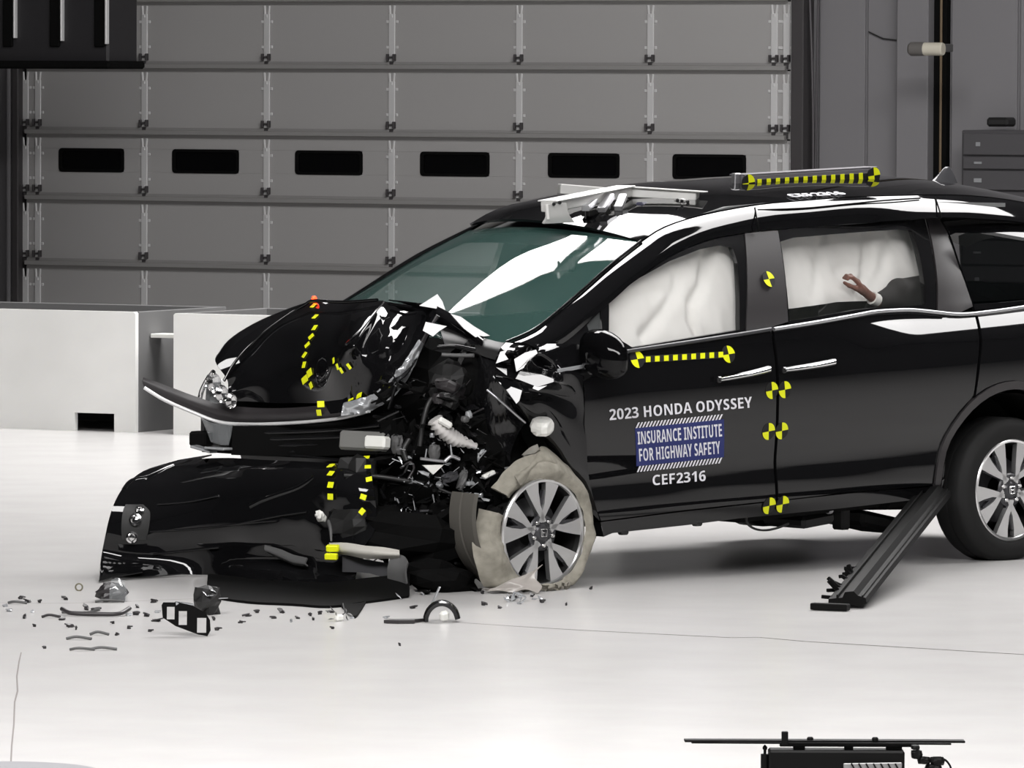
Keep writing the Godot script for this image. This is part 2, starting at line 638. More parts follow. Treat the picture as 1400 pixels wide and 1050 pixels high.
func build_hall() -> void:
	slab("floor", "pale painted concrete floor of the crash hall", "floor", Vector3(0, -0.1, 28), Vector3(74, 0.2, 80), M.painted_floor)
	slab("ceiling", "dark ceiling high above the crash hall", "ceiling", Vector3(0, 12.1, 28), Vector3(74, 0.2, 80), M.wall_dark)
	slab("wall_left", "dark side wall of the hall out of view to the left", "wall", Vector3(-37.1, 6, 28), Vector3(0.2, 12, 80), M.wall_dark)
	slab("wall_right", "dark side wall of the hall out of view to the right", "wall", Vector3(37.1, 6, 28), Vector3(0.2, 12, 80), M.wall_dark)
	slab("wall_front", "dark wall of the hall behind the camera", "wall", Vector3(0, 6, 68.1), Vector3(74, 12, 0.2), M.wall_dark)
	# the back wall, with the door's opening in it
	var wall := wall_node("wall_back")
	structure(wall, "grey back wall of flat metal panels around the sectional door", "wall")
	var m := MB.new()
	m.box(Transform3D(Basis(), Vector3((DOOR_A - 37) / 2, 6, -0.25)), Vector3(37 + DOOR_A, 12, 0.3), 0.0)
	m.box(Transform3D(Basis(), Vector3((DOOR_B + 37) / 2, 6, -0.25)), Vector3(37 - DOOR_B, 12, 0.3), 0.0)
	m.box(Transform3D(Basis(), Vector3((DOOR_A + DOOR_B) / 2, 8.3, -0.25)), Vector3(DOOR_B - DOOR_A, 7.4, 0.3), 0.0)
	part(wall, "wall_body", m, M.wall_paint)
	# flat panels with seams, right of the door and left of it
	for e in [[2.98, 3.42], [3.445, 3.79], [4.24, 4.86], [4.885, 5.6], [5.62, 6.4], [6.42, 7.2], [7.22, 8.0]]:
		m = MB.new()
		m.box(Transform3D(Basis(), Vector3((e[0] + e[1]) / 2, 5.5, -0.085)), Vector3(e[1] - e[0], 11, 0.03), 0.012)
		part(wall, "wall_panel", m, M.wall_paint)
	for e in [[-6.4, -5.28], [-7.6, -6.42], [-8.8, -7.62]]:
		m = MB.new()
		m.box(Transform3D(Basis(), Vector3((e[0] + e[1]) / 2, 5.5, -0.085)), Vector3(e[1] - e[0], 11, 0.03), 0.012)
		part(wall, "wall_panel", m, M.wall_paint)
	var col := wall_node("trim_1")
	structure(col, "boxed grey column standing out of the wall right of the door", "column")
	m = MB.new()
	m.box(Transform3D(Basis(), Vector3(3.945, 5.5, 0.0)), Vector3(0.30, 11, 0.2), 0.01)
	part(col, "column_casing", m, M.wall_paint)
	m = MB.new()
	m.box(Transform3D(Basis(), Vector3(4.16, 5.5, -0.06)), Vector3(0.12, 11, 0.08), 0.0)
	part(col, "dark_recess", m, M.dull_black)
	m = MB.new()
	m.tube([Vector3(4.175, 0.0, -0.0), Vector3(4.175, 11, -0.0)], 0.012, 8)
	part(col, "conduit", m, mat("brown_conduit", Color(0.42, 0.36, 0.28), 0.6))
	m = MB.new()
	m.tube([Vector3(3.46, 2.80, -0.055), Vector3(3.6, 2.74, -0.055), Vector3(3.80, 2.72, -0.055)], 0.006, 6)
	part(col, "cable", m, M.black_plastic)
	# door jambs and tracks
	var jamb := wall_node("trim_2")
	structure(jamb, "dark steel jamb and lifting chain at the right edge of the big door", "trim")
	m = MB.new()
	m.box(Transform3D(Basis(), Vector3(2.855, 4, 0.0)), Vector3(0.12, 8, 0.24), 0.01)
	part(jamb, "jamb", m, mat("jamb_dark", Color(0.24, 0.23, 0.235), 0.6))
	m = MB.new()
	m.box(Transform3D(Basis(), Vector3(2.785, 4, 0.03)), Vector3(0.018, 8, 0.1), 0.004)
	part(jamb, "track", m, M.galvanised)
	m = MB.new()
	var chain := []
	for i in 61:
		chain.append(Vector3(2.95 + 0.04 * sin(i * 0.09 + 0.6) , 0.8 + i * 0.08, 0.06))
	m.tube(chain, 0.014, 6)
	var chain2 := []
	for i in 61:
		chain2.append(Vector3(3.0 + 0.05 * (i / 60.0), 0.8 + i * 0.08, 0.05))
	m.tube(chain2, 0.010, 6)
	part(jamb, "lifting_chain", m, mat("chain_steel", Color(0.35, 0.34, 0.35), 0.5, 0.5))
	jamb = wall_node("trim_3")
	structure(jamb, "dark steel jamb at the left edge of the big door", "trim")
	m = MB.new()
	m.box(Transform3D(Basis(), Vector3(-5.165, 4, 0.0)), Vector3(0.075, 8, 0.24), 0.01)
	part(jamb, "jamb", m, M.jamb_dark)
	m = MB.new()
	m.box(Transform3D(Basis(), Vector3(-5.23, 4, 0.06)), Vector3(0.03, 8, 0.14), 0.004)
	part(jamb, "track", m, M.wall_paint)
	build_door()


func build_door() -> void:
	var door := wall_node("door_1")
	structure(door, "closed grey sectional door with a row of dark windows, behind the wreck", "door")
	var wide := DOOR_B - DOOR_A
	var mid := (DOOR_A + DOOR_B) / 2
	var posts := [-5.10, -4.965, -3.815, -2.52, -1.22, 0.076, 1.385, 2.595, 2.712]
	var win := [[-4.736, -4.04], [-3.516, -2.818], [-2.219, -1.526], [-0.925, -0.228], [0.372, 1.076], [1.61, 2.32]]
	for k in 7:
		var y0 := 0.02 + ROW * k
		var m := MB.new()
		if k == 2:
			# the section with the windows: bands above, below and between them
			m.box(Transform3D(Basis(), Vector3(mid, (y0 + 1.503) / 2 + 0.003, 0)), Vector3(wide, 1.503 - y0 - 0.006, 0.045), 0.004)
			m.box(Transform3D(Basis(), Vector3(mid, (1.713 + y0 + ROW) / 2 - 0.003, 0)), Vector3(wide, y0 + ROW - 1.713 - 0.006, 0.045), 0.004)
			var xs := [DOOR_A]
			for w in win:
				xs.append(w[0])
				xs.append(w[1])
			xs.append(DOOR_B)
			for i in range(0, xs.size(), 2):
				m.box(Transform3D(Basis(), Vector3((xs[i] + xs[i + 1]) / 2, 1.608, 0)), Vector3(xs[i + 1] - xs[i], 0.214, 0.045), 0.0)
		else:
			m.box(Transform3D(Basis(), Vector3(mid, y0 + ROW / 2, 0)), Vector3(wide, ROW - 0.012, 0.045), 0.006)
		part(door, "door_section", m, M.door_paint)
		# the strut along each joint
		m = MB.new()
		var prof := PackedVector2Array([Vector2(0, -0.045), Vector2(0.012, -0.045), Vector2(0.02, -0.022), Vector2(0.06, -0.018), Vector2(0.06, 0.018), Vector2(0.02, 0.022), Vector2(0.012, 0.045), Vector2(0, 0.045)])
		m.prism(prof, Transform3D(Basis(Vector3(0, 0, 1), Vector3(0, 1, 0), Vector3(-1, 0, 0)), Vector3(DOOR_A + 0.02, y0 + ROW + 0.02, 0.0225)), wide - 0.06)
		part(door, "strut", m, M.strut_steel)
	for i in 8:
		pass
	# upright stiles of galvanised steel on every section, with hinges over the joints
	var stile_mesh := stile()
	var hinge_mesh := hinge()
	for k in 7:
		for p in posts:
			var s := part_mesh(door, "stile", stile_mesh, M.galvanised)
			s.position = Vector3(p, 0.02 + ROW * k, 0.0225)
			var h := part_mesh(door, "hinge", hinge_mesh, M.jamb_dark)
			h.position = Vector3(p, 0.02 + ROW * (k + 1), 0.0225)
	for w in win:
		var m := MB.new()
		var c := Vector3((w[0] + w[1]) / 2, 1.608, 0.0)
		var outer := rounded(w[1] - w[0] + 0.01, 0.222, 0.035)
		var frame := frame_mesh(outer, rounded(w[1] - w[0] - 0.05, 0.17, 0.025), 0.06)
		var f := part_mesh(door, "window", frame, M.dull_black)
		f.position = c + Vector3(0, 0, 0.03)
		m.prism(rounded(w[1] - w[0] - 0.045, 0.175, 0.025), Transform3D(), 0.008)
		var pane := part(f, "pane", m, mat("dark_pane", Color(0.03, 0.03, 0.035), 0.15))
		pane.position = Vector3(0, 0, -0.02)


func rounded(w: float, h: float, r: float) -> PackedVector2Array:
	var out := PackedVector2Array()
	for c in [[1, 1, 0.0], [-1, 1, PI / 2], [-1, -1, PI], [1, -1, PI * 1.5]]:
		for k in 5:
			var a: float = c[2] + PI / 2 * k / 4
			out.append(Vector2(c[0] * (w / 2 - r) + cos(a) * r, c[1] * (h / 2 - r) + sin(a) * r))
	return out


func frame_mesh(outer: PackedVector2Array, inner: PackedVector2Array, depth: float) -> ArrayMesh:   # a ring between two outlines of the same count, front at z = 0
	var m := MB.new()
	var n := outer.size()
	for i in n:
		var j := (i + 1) % n
		var a := Vector3(outer[i].x, outer[i].y, 0)
		var b := Vector3(outer[j].x, outer[j].y, 0)
		var c := Vector3(inner[j].x, inner[j].y, 0)
		var d := Vector3(inner[i].x, inner[i].y, 0)
		var back := Vector3(0, 0, -depth)
		m.poly([a, b, c, d], Vector3(0, 0, 1))
		m.poly([a + back, b + back, c + back, d + back], Vector3(0, 0, -1))
		m.poly([a, b, b + back, a + back], a + b)
		m.poly([d, c, c + back, d + back], -(c + d))
	return m.mesh()


func stile() -> ArrayMesh:
	var m := MB.new()
	var h := ROW - 0.1
	# a shallow channel that forks round the hinge at its top
	m.box(Transform3D(Basis(), Vector3(0, 0.06 + h * 0.44, 0.007)), Vector3(0.062, h * 0.84, 0.014), 0.003)
	for s in [-1, 1]:
		m.box(Transform3D(Basis(Vector3(0, 0, 1), -s * 0.08), Vector3(s * 0.022, 0.06 + h * 0.93, 0.007)), Vector3(0.018, h * 0.16, 0.014), 0.003)
		for y in [0.27, 0.72]:
			m.box(Transform3D(Basis(), Vector3(s * 0.049, 0.06 + h * y, 0.004)), Vector3(0.024, 0.026, 0.008), 0.003)
	for y in [0.14, 0.82]:
		m.box(Transform3D(Basis(), Vector3(0, 0.06 + h * y, 0.017)), Vector3(0.018, 0.024, 0.008), 0.003)
	return m.mesh()


func hinge() -> ArrayMesh:
	var m := MB.new()
	m.box(Transform3D(Basis(), Vector3(0, 0.105, 0.02)), Vector3(0.05, 0.018, 0.03), 0.003)
	for s in [-1, 1]:
		m.box(Transform3D(Basis(), Vector3(s * 0.032, 0.105, 0.025)), Vector3(0.016, 0.062, 0.05), 0.003)
	m.box(Transform3D(Basis(), Vector3(0, 0.04, 0.012)), Vector3(0.04, 0.05, 0.02), 0.003)
	return m.mesh()


func build_background_things() -> void:
	# two white concrete blocks
	var bx := Transform3D(Basis(Vector3.UP, deg_to_rad(-27.3)), Vector3())
	var left := on_floor(185, 591.5)
	var right := on_floor(237, 594)
	concrete_block(left, -3.4, [[-0.474, -0.165, 0.122], [-2.9, -2.6, 0.135]], "long white concrete block left of the wreck, with a dark fork slot at its foot")
	concrete_block(right + bx.basis.x * 3.3, -3.3, [[-2.3, -2.0, 0.135]], "white concrete block partly hidden behind the wreck's front")
	# plank that spans the gap behind the blocks
	var t := thing("shelf_board", "narrow pale board seen in the gap between the two white blocks", "board", self)
	t.transform = Transform3D(bx.basis, left)
	var m := MB.new()
	m.box(Transform3D(Basis(), Vector3(0.145, 0.645, -0.26)), Vector3(0.27, 0.028, 0.16), 0.004)
	part(t, "board", m, M.white_plastic)
	m = MB.new()
	m.box(Transform3D(Basis(), Vector3(0.225, 0.605, -0.23)), Vector3(0.11, 0.03, 0.05), 0.004)
	part(t, "bracket", m, M.grey_plastic)
	# the dark unit hung before the upper left of the door
	t = thing("unit_heater", "dark boxy heater unit hanging before the upper left corner of the door", "heater", self)
	t.transform = Transform3D(wall_xf.basis, at_depth(84, 40, 57.5))
	m = MB.new()
	m.box(Transform3D(Basis(), Vector3(-0.25, 0.45, 0)), Vector3(1.75, 1.5, 0.5), 0.02)
	part(t, "casing", m, mat("heater_dark", Color(0.14, 0.135, 0.145), 0.6))
	m = MB.new()
	m.box(Transform3D(Basis(), Vector3(-0.3, -0.31, 0.05)), Vector3(2.0, 0.07, 0.62), 0.02)
	part(t, "drip_tray", m, M.dull_black)
	for i in 3:
		m = MB.new()
		var q := t.transform.affine_inverse() * at_depth([2, 87, 167][i], 20, 57.2)
		m.box(Transform3D(Basis(), Vector3(q.x, 0.42, 0.27)), Vector3(0.018, 1.0 + 0.05 * i, 0.05), 0.004)
		part(t, "fin", m, M.galvanised)
		m = MB.new()
		m.box(Transform3D(Basis(), Vector3(q.x - 0.08, 0.42, 0.26)), Vector3(0.1, 1.15, 0.03), 0.01)
		part(t, "louvre_frame", m, M.dull_black)
	m = MB.new()
	for s in [-0.8, 0.4]:
		m.tube([Vector3(s, 1.2, 0), Vector3(s, 9.0, 0)], 0.012, 6)
	part(t, "hanger_rod", m, M.strut_steel)
	# small floodlight on the column
	t = thing("wall_camera", "small cream cylindrical camera fixed to the column right of the door", "camera", self)
	t.transform = Transform3D(wall_xf.basis, at_depth(1262, 67, 56.4))
	m = MB.new()
	m.lathe([Vector2(0, -0.11), Vector2(0.05, -0.11), Vector2(0.056, -0.1), Vector2(0.056, 0.12), Vector2(0.05, 0.13), Vector2(0, 0.13)], Transform3D(Basis(Vector3.UP, PI / 2), Vector3(0.06, 0, 0)), 20)
	part(t, "housing", m, mat("cream_paint", Color(0.78, 0.76, 0.7), 0.6))
	m = MB.new()
	m.lathe([Vector2(0, -0.19), Vector2(0.045, -0.19), Vector2(0.06, -0.17), Vector2(0.06, -0.05), Vector2(0.05, -0.04)], Transform3D(Basis(Vector3.UP, PI / 2), Vector3(0.06, 0, 0)), 20)
	part(t, "lens_hood", m, mat("hood_grey", Color(0.38, 0.37, 0.36), 0.5))
	m = MB.new()
	m.box(Transform3D(Basis(), Vector3(0.16, 0.01, -0.1)), Vector3(0.045, 0.07, 0.26), 0.008)
	part(t, "bracket", m, M.grey_plastic)
	# stack of drawers at the right edge
	t = thing("equipment_cabinet", "dark grey tall equipment cabinet at the right edge behind the roof", "cabinet", self)
	var c := on_wall(1315, 165, 0.35)
	t.transform = wall_xf * Transform3D(Basis(), Vector3(c.x, 0, 0.35))
	m = MB.new()
	m.box(Transform3D(Basis(), Vector3(0.62, c.y / 2 - 0.04, -0.2)), Vector3(1.24, c.y - 0.08, 0.4), 0.01)
	var cab := mat("cabinet_grey", Color(0.28, 0.275, 0.285), 0.55)
	part(t, "body", m, cab)
	m = MB.new()
	m.box(Transform3D(Basis(), Vector3(0.30, c.y - 0.01, -0.16)), Vector3(0.2, 0.08, 0.2), 0.02)
	part(t, "top_box", m, M.black_plastic)
	var yy := c.y - 0.1
	var hs := [0.2, 0.12, 0.18, 0.2, 0.22, 0.22, 0.24, 0.24]
	for i in hs.size():
		m = MB.new()
		for s in 2:
			m = MB.new()
			m.box(Transform3D(Basis(), Vector3(0.315 + 0.61 * s, yy - hs[i] / 2, 0.01)), Vector3(0.585, hs[i] - 0.015, 0.03), 0.006)
			var d := part(t, "drawer", m, cab)
			m = MB.new()
			m.box(Transform3D(Basis(), Vector3(0.315 + 0.61 * s - 0.15, yy - hs[i] * 0.5, 0.03)), Vector3(0.07 if i % 3 else 0.04, 0.02 if i % 2 else 0.035, 0.008), 0.001)
			part(d, "handle", m, M.clear_grey)
		yy -= hs[i]


func concrete_block(corner: Vector3, length: float, slots: Array, label: String) -> void:   # corner: the foot of its right front edge
	var t := thing("concrete_block", label, "block", self)
	t.transform = Transform3D(Basis(Vector3.UP, deg_to_rad(-27.3)), corner)
	var h := 0.81
	var outline := PackedVector2Array([Vector2(0, 0), Vector2(0, h - 0.012), Vector2(-0.012, h), Vector2(length + 0.012, h), Vector2(length, h - 0.012), Vector2(length, 0)])
	var rest := slots.duplicate()
	rest.reverse()
	for s in rest:
		outline.append_array(PackedVector2Array([Vector2(s[0], 0), Vector2(s[0], s[2]), Vector2(s[1], s[2]), Vector2(s[1], 0)]))
	# an open-topped box of plates: white front, shade of the gap put into the grey
	var m := MB.new()
	m.prism(outline, Transform3D(), 0.04)
	part(t, "front_panel", m, M.white_block)
	var grey := mat("block_shade_grey", Color(0.42, 0.42, 0.42), 0.7)
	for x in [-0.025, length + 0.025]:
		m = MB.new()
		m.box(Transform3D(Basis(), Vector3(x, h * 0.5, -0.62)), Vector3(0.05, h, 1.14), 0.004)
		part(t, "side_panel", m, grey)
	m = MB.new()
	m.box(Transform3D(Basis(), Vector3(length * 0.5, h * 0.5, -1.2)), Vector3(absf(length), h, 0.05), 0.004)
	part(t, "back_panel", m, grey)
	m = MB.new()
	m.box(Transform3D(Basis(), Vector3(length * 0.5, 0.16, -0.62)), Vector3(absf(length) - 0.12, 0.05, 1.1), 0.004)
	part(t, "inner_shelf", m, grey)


# ---------------------------------------------------------------- the van

var roof_edge := []      # near roof edge, in the van's axes, from the foot of the windscreen pillar backwards
var frame_line := []     # top of the side windows' frames
var hood_grid := []
var bumper_grid := []
var garnish_grid := []
var screen_grid := []

func far_side(p: Vector3) -> Vector3:   # the same place on the van's right side, which sits a little higher
	return Vector3(p.x, p.y + 0.03 * p.z / 0.62, -p.z)


func build_van() -> void:
	van = thing("minivan", "wrecked black minivan with crushed front end, deployed white side airbags and yellow test markers", "van", self)
	van.transform = van_xf
	build_van_shell()
	build_van_side()
	build_van_cabin()
	build_wheels()
	build_front()
	build_engine_bay()
	build_markings()


func patch_part(parent: Node, called: String, outline: PackedVector2Array, holes: Array, off: float, depth: float, material: Material, relief = null, cell := 0.05) -> MeshInstance3D:
	var m := MB.new()
	side_patch(m, outline, holes, off, depth, cell, relief)
	return part(parent, called, m, material)


func build_van_shell() -> void:
	# near roof edge and window-frame line, traced as points on the pillar and roof rail
	for q in [[694, 469, 0.80], [718, 459, 0.79], [742, 445, 0.775], [790, 405, 0.735], [835, 365, 0.69], [878, 331, 0.64], [910, 311, 0.63], [960, 295, 0.62], [1035, 281, 0.62], [1100, 275, 0.61], [1164, 270, 0.595], [1229, 268, 0.575], [1290, 267, 0.55], [1340, 269, 0.54], [1400, 277, 0.535], [1480, 296, 0.53], [1560, 335, 0.53]]:
		roof_edge.append(pv(q[0], q[1], q[2]))
	for q in [[742, 482], [765, 472], [785, 458], [822, 424], [862, 388], [905, 357], [934, 341], [975, 326], [1034, 316], [1100, 311], [1164, 306], [1229, 301], [1290, 297], [1340, 299], [1400, 304], [1480, 320], [1560, 352]]:
		frame_line.append(ps(q[0], q[1]))
	for e in [[9, 1100, 311, 0.695], [10, 1164, 306, 0.68], [11, 1229, 301, 0.67], [12, 1290, 297, 0.658], [13, 1340, 299, 0.65], [14, 1400, 304, 0.645], [15, 1480, 320, 0.64], [16, 1560, 352, 0.64]]:
		frame_line[e[0]] = pv(e[1], e[2], e[3])
	# pillar and roof rail: a rolled strip between the two lines
	var rows := []
	for i in roof_edge.size():
		var a: Vector3 = frame_line[i]
		var b: Vector3 = roof_edge[i]
		var s := 0.010 if i > 10 else 0.022 if i > 5 else 0.03
		rows.append([a, a.lerp(b, 0.33) + Vector3(0, 0.3, 1.0).normalized() * s, a.lerp(b, 0.68) + Vector3(0, 0.6, 0.8) * s, b])
	var m := MB.new()
	m.sheet(refine(rows, 3, 4), 0.012, Vector3(0, 0.5, 1))
	part(van, "roof_rail", m, M.paint)
	px_tube("shut_line", [[1032, 284, 0.640], [1034, 296, 0.694], [1036, 306, 0.722], [1037, 316, 0.722]], 0.004, M.dull_black)
	px_tube("shut_line", [[1279, 271, 0.580], [1282, 280, 0.622], [1285, 290, 0.658], [1287, 298, 0.672]], 0.004, M.dull_black)
	px_tube("roof_ditch", [[1036, 287, 0.655], [1070, 286, 0.668], [1110, 284, 0.664], [1160, 279, 0.650], [1210, 274, 0.625], [1258, 271, 0.592]], 0.004, M.dull_black)
	# the same on the far side
	var far_rows := []
	for r in rows:
		var o := []
		for p in r:
			o.append(far_side(p))
		far_rows.append(o)
	m = MB.new()
	m.sheet(refine(far_rows, 3, 4), 0.012, Vector3(0, 0.5, -1))
	part(van, "roof_rail", m, M.paint)
	# roof skin with a shallow ditch along its edge
	rows = []
	for i in range(5, roof_edge.size()):
		var b: Vector3 = roof_edge[i]
		var row := []
		for k in 9:
			var t := k / 8.0
			var v := lerpf(b.z - 0.012, -b.z + 0.012, t)
			var rise := 0.055 * (1.0 - pow(absf(2 * t - 1), 2.2)) + 0.004
			row.append(Vector3(b.x - 0.06 * (1.0 - pow(2 * t - 1, 2.0)) * (1.0 if i == 5 else 0.4 if i == 6 else 0.0), b.y + 0.03 * (1.0 - v / b.z) + rise, v))
		rows.append(row)
	m = MB.new()
	m.sheet(refine(rows, 3, 3), 0.012, Vector3.UP)
	part(van, "roof_panel", m, M.paint)
	# windscreen between the two pillars
	rows = []
	var screen_edge := []
	for q in [[710, 472, 0.806], [742, 446, 0.777], [790, 405, 0.735], [835, 365, 0.69], [878, 331, 0.64]]:
		screen_edge.append(pv(q[0], q[1], q[2]))
	for i in 5:
		var b: Vector3 = screen_edge[i]
		var t := i / 4.0
		var inset := b + Vector3(0.0, 0, -0.012)
		var row := []
		for k in 9:
			var s := k / 8.0
			var p := inset.lerp(far_side(inset), s)
			var bow := 1.0 - pow(absf(2 * s - 1), 2.0)
			row.append(p + Vector3(-0.13 + 0.07 * t, 0.015 + 0.025 * t, 0) * bow + Vector3(-0.4, 0.9, 0) * (0.035 * (1.0 - pow(2.0 * t - 1.0, 2.0)) * sqrt(maxf(bow, 0.0))))
		rows.append(row)
	screen_grid = refine(rows, 3, 3)
	m = MB.new()
	m.sheet(screen_grid, 0.005, Vector3(-1, 1, 0))
	part(van, "windscreen", m, M.green_glass)
	# black border of the windscreen, and the pillar seal that catches the light
	m = MB.new()
	var seal := []
	for i in 6:
		seal.append(roof_edge[i] + Vector3(-0.004, 0.006, -0.004))
	m.tube(curve(seal, 4), 0.007, 6)
	part(van, "windscreen_seal", m, M.gloss_trim)
	m = MB.new()
	var top: Array = screen_grid[-1]
	var top2: Array = screen_grid[-3]
	var band := []
	for j in top.size():
		band.append([top[j] + Vector3(-0.002, -0.008, 0), top2[j] + Vector3(-0.0, -0.008, 0)])
	m.sheet(band, 0.004, Vector3(-1, 1, 0))
	part(van, "windscreen_band", m, M.gloss_trim)
	# antenna fin on the roof
	var f := pv(1284, 248, 0.0)
	m = MB.new()
	var fin := []
	for k in 7:
		var t := k / 6.0
		var h := 0.085 * sin(PI * pow(t, 1.6)) + 0.002
		var w := 0.03 * sin(PI * clampf(t * 0.9 + 0.08, 0, 1)) + 0.002
		var x := f.x - 0.09 + 0.2 * t
		fin.append([Vector3(x, f.y - 0.01, w), Vector3(x + 0.01, f.y - 0.01 + h * 0.7, w * 0.45), Vector3(x + 0.02, f.y - 0.01 + h, 0), Vector3(x + 0.01, f.y - 0.01 + h * 0.7, -w * 0.45), Vector3(x, f.y - 0.01, -w)])
	m.sheet(refine(fin, 2, 3), 0.004, Vector3.UP)
	part(van, "antenna_fin", m, mat("fin_grey", Color(0.3, 0.3, 0.31), 0.15))


func arch(radius: float, from: float, to: float, n: int) -> PackedVector2Array:   # round the rear wheel, angle from the tail upwards
	var out := PackedVector2Array()
	for i in n + 1:
		var a := lerpf(from, to, float(i) / n)
		out.append(Vector2(cos(a) * radius, 0.365 + sin(a) * radius * 1.03))
	return out


func build_van_side() -> void:
	# front door: skin, window frame, glass
	var door := px_poly([806, 481, 834, 485, 866, 481, 1011, 459, 1054, 453, 1057, 475, 1060, 500, 1061, 560, 1060, 684, 940, 697, 822, 712, 812, 690, 803, 640, 799, 580, 797, 520])
	var handle_pocket := px_poly([988, 516, 1000, 505, 1050, 494, 1054, 504, 1046, 518, 1000, 526])
	var d := patch_part(van, "front_door", door, [], 0.0, 0.03, M.paint, null, 0.04)
	door_handle(d, [985, 519, 1053, 505])
	var dframe := px_poly([744, 483, 765, 473, 786, 459, 823, 425, 863, 389, 906, 358, 935, 342, 976, 327, 1035, 317, 1052, 316, 1056, 450, 1011, 456, 866, 478, 834, 482])
	var glass := px_poly([834, 410, 874, 381, 917, 357, 958, 341, 988, 335, 1003, 339, 1010, 360, 1013, 451, 940, 463, 866, 475, 834, 455])
	var vent := px_poly([804, 444, 823, 422, 825, 452, 808, 458])
	var fr := patch_part(van, "door_frame", dframe, [glass, vent], -0.008, 0.03, M.gloss_trim)
	patch_part(fr, "window_glass", px_poly([830, 410, 874, 378, 917, 354, 958, 338, 988, 332, 1006, 337, 1014, 360, 1017, 453, 940, 466, 866, 478, 830, 458]), [], -0.02, 0.004, M.side_glass)
	patch_part(fr, "vent_glass", px_poly([802, 444, 823, 420, 827, 453, 806, 460]), [], -0.02, 0.004, mat("vent_grey", Color(0.30, 0.31, 0.31), 0.1))
	# satin black middle pillar cover
	patch_part(van, "pillar_cover", px_poly([1019, 319, 1064, 315, 1078, 440, 1058, 446, 1054, 449, 1021, 453]), [], -0.002, 0.012, M.satin_trim)
	m_strip(van, "belt_trim", [[838, 484], [866, 479], [940, 468], [1011, 457], [1054, 450]], 0.010, 0.009, M.alloy_dark)
	m_strip(van, "belt_trim", [[1058, 450], [1115, 441], [1171, 431], [1200, 426], [1243, 424], [1274, 426.5], [1314, 430], [1357, 426], [1400, 420], [1440, 414]], 0.010, 0.011, M.bare_metal)
	# sliding door
	var slide := px_poly([1058, 453, 1115, 444, 1171, 434, 1200, 429, 1243, 427, 1274, 429, 1314, 433, 1333, 433, 1339, 466, 1336, 500, 1331, 540, 1322, 552, 1304, 583, 1294, 620, 1290, 652, 1270, 664, 1160, 673, 1064, 684, 1065, 560, 1064, 500, 1061, 475])
	d = patch_part(van, "sliding_door", slide, [], 0.0, 0.03, M.paint, null, 0.04)
	door_handle(d, [1074, 506, 1142, 495])
	var sframe := px_poly([1066, 315, 1100, 311, 1164, 307, 1229, 302, 1266, 299, 1278, 360, 1281, 424, 1243, 421, 1200, 423, 1171, 428, 1080, 444])
	var rear_glass := px_poly([1067, 331, 1086, 325, 1143, 320, 1229, 314, 1249, 316, 1259, 349, 1268, 416, 1243, 419, 1200, 421, 1171, 424, 1081, 439])
	fr = patch_part(van, "sliding_door_frame", sframe, [rear_glass], -0.008, 0.03, M.gloss_trim)
	patch_part(fr, "window_glass", px_poly([1064, 329, 1086, 322, 1143, 317, 1229, 311, 1252, 313, 1262, 349, 1271, 418, 1243, 421, 1200, 423, 1171, 427, 1079, 442]), [], -0.02, 0.004, M.side_glass)
	patch_part(van, "pillar_cover", px_poly([1268, 299, 1284, 297, 1296, 318, 1310, 360, 1331, 419, 1314, 427, 1283, 424, 1280, 360]), [], -0.004, 0.012, M.satin_trim)
	# rear side: pillar panel above the dark glass, quarter panel below
	var qglass := px_poly([1297, 323, 1306, 318.5, 1343, 319, 1400, 329, 1470, 345, 1480, 405, 1400, 412, 1331, 416])
	patch_part(van, "rear_pillar_panel", px_poly([1286, 298, 1340, 300, 1400, 305, 1480, 321, 1550, 350, 1560, 400, 1440, 411, 1400, 416, 1357, 422, 1333, 424, 1312, 360, 1298, 318]), [qglass], 0.0, 0.02, M.paint, null, 0.04)
	patch_part(van, "quarter_glass", px_poly([1295, 322, 1306, 317, 1343, 317.5, 1400, 327, 1472, 343, 1482, 407, 1400, 414, 1331, 418]), [], -0.012, 0.006, M.privacy_glass, func(q: Vector2) -> float: return 0.5 * (q.y - 1.42))
	var q := px_poly([1337, 432, 1357, 430, 1400, 424, 1440, 418, 1540, 410])
	var a := px_poly([1334, 542, 1340, 500, 1343, 466])
	var tail := PackedVector2Array([Vector2(1.15, 1.2), Vector2(1.2, 0.9), Vector2(1.15, 0.35), Vector2(0.52, 0.33)])
	var quarter := PackedVector2Array()
	quarter.append_array(q)
	quarter.append_array(tail)
	quarter.append_array(arch(0.485, 0.05, PI * 0.79, 20))
	quarter.append_array(a)
	patch_part(van, "quarter_panel", quarter, [], 0.0, 0.03, M.paint, null, 0.04)
	# wheel arch lip and the dark liner inside
	var lip := arch(0.515, -0.05, PI * 1.0, 24)
	var inner := arch(0.475, -0.05, PI * 1.0, 24)
	inner.reverse()
	lip.append_array(inner)
	patch_part(van, "arch_lip", lip, [], 0.012, 0.06, M.satin_trim)
	var m := MB.new()
	m.lathe([Vector2(0.474, 0.0), Vector2(0.47, -0.33), Vector2(0.02, -0.34)], Transform3D(Basis(), Vector3(0, 0.36, 0.94)), 32, -0.1, PI + 0.1)
	part(van, "arch_liner", m, M.dull_black)
	# sill under the doors
	patch_part(van, "sill_panel", px_poly([822, 714, 940, 699, 1060, 686, 1160, 675, 1270, 666, 1292, 655, 1288, 668, 1246, 684, 1160, 694, 1060, 704, 1010, 709, 940, 718, 838, 729, 826, 734]), [], -0.004, 0.10, M.gloss_trim)
	for x in [[852, 728], [953, 716]]:
		m = MB.new()
		var p := ps(x[0], x[1] - 1, -0.02)
		m.box(Transform3D(Basis(), p), Vector3(0.05, 0.03, 0.04), 0.01)
		part(van, "sill_clip", m, M.black_plastic)
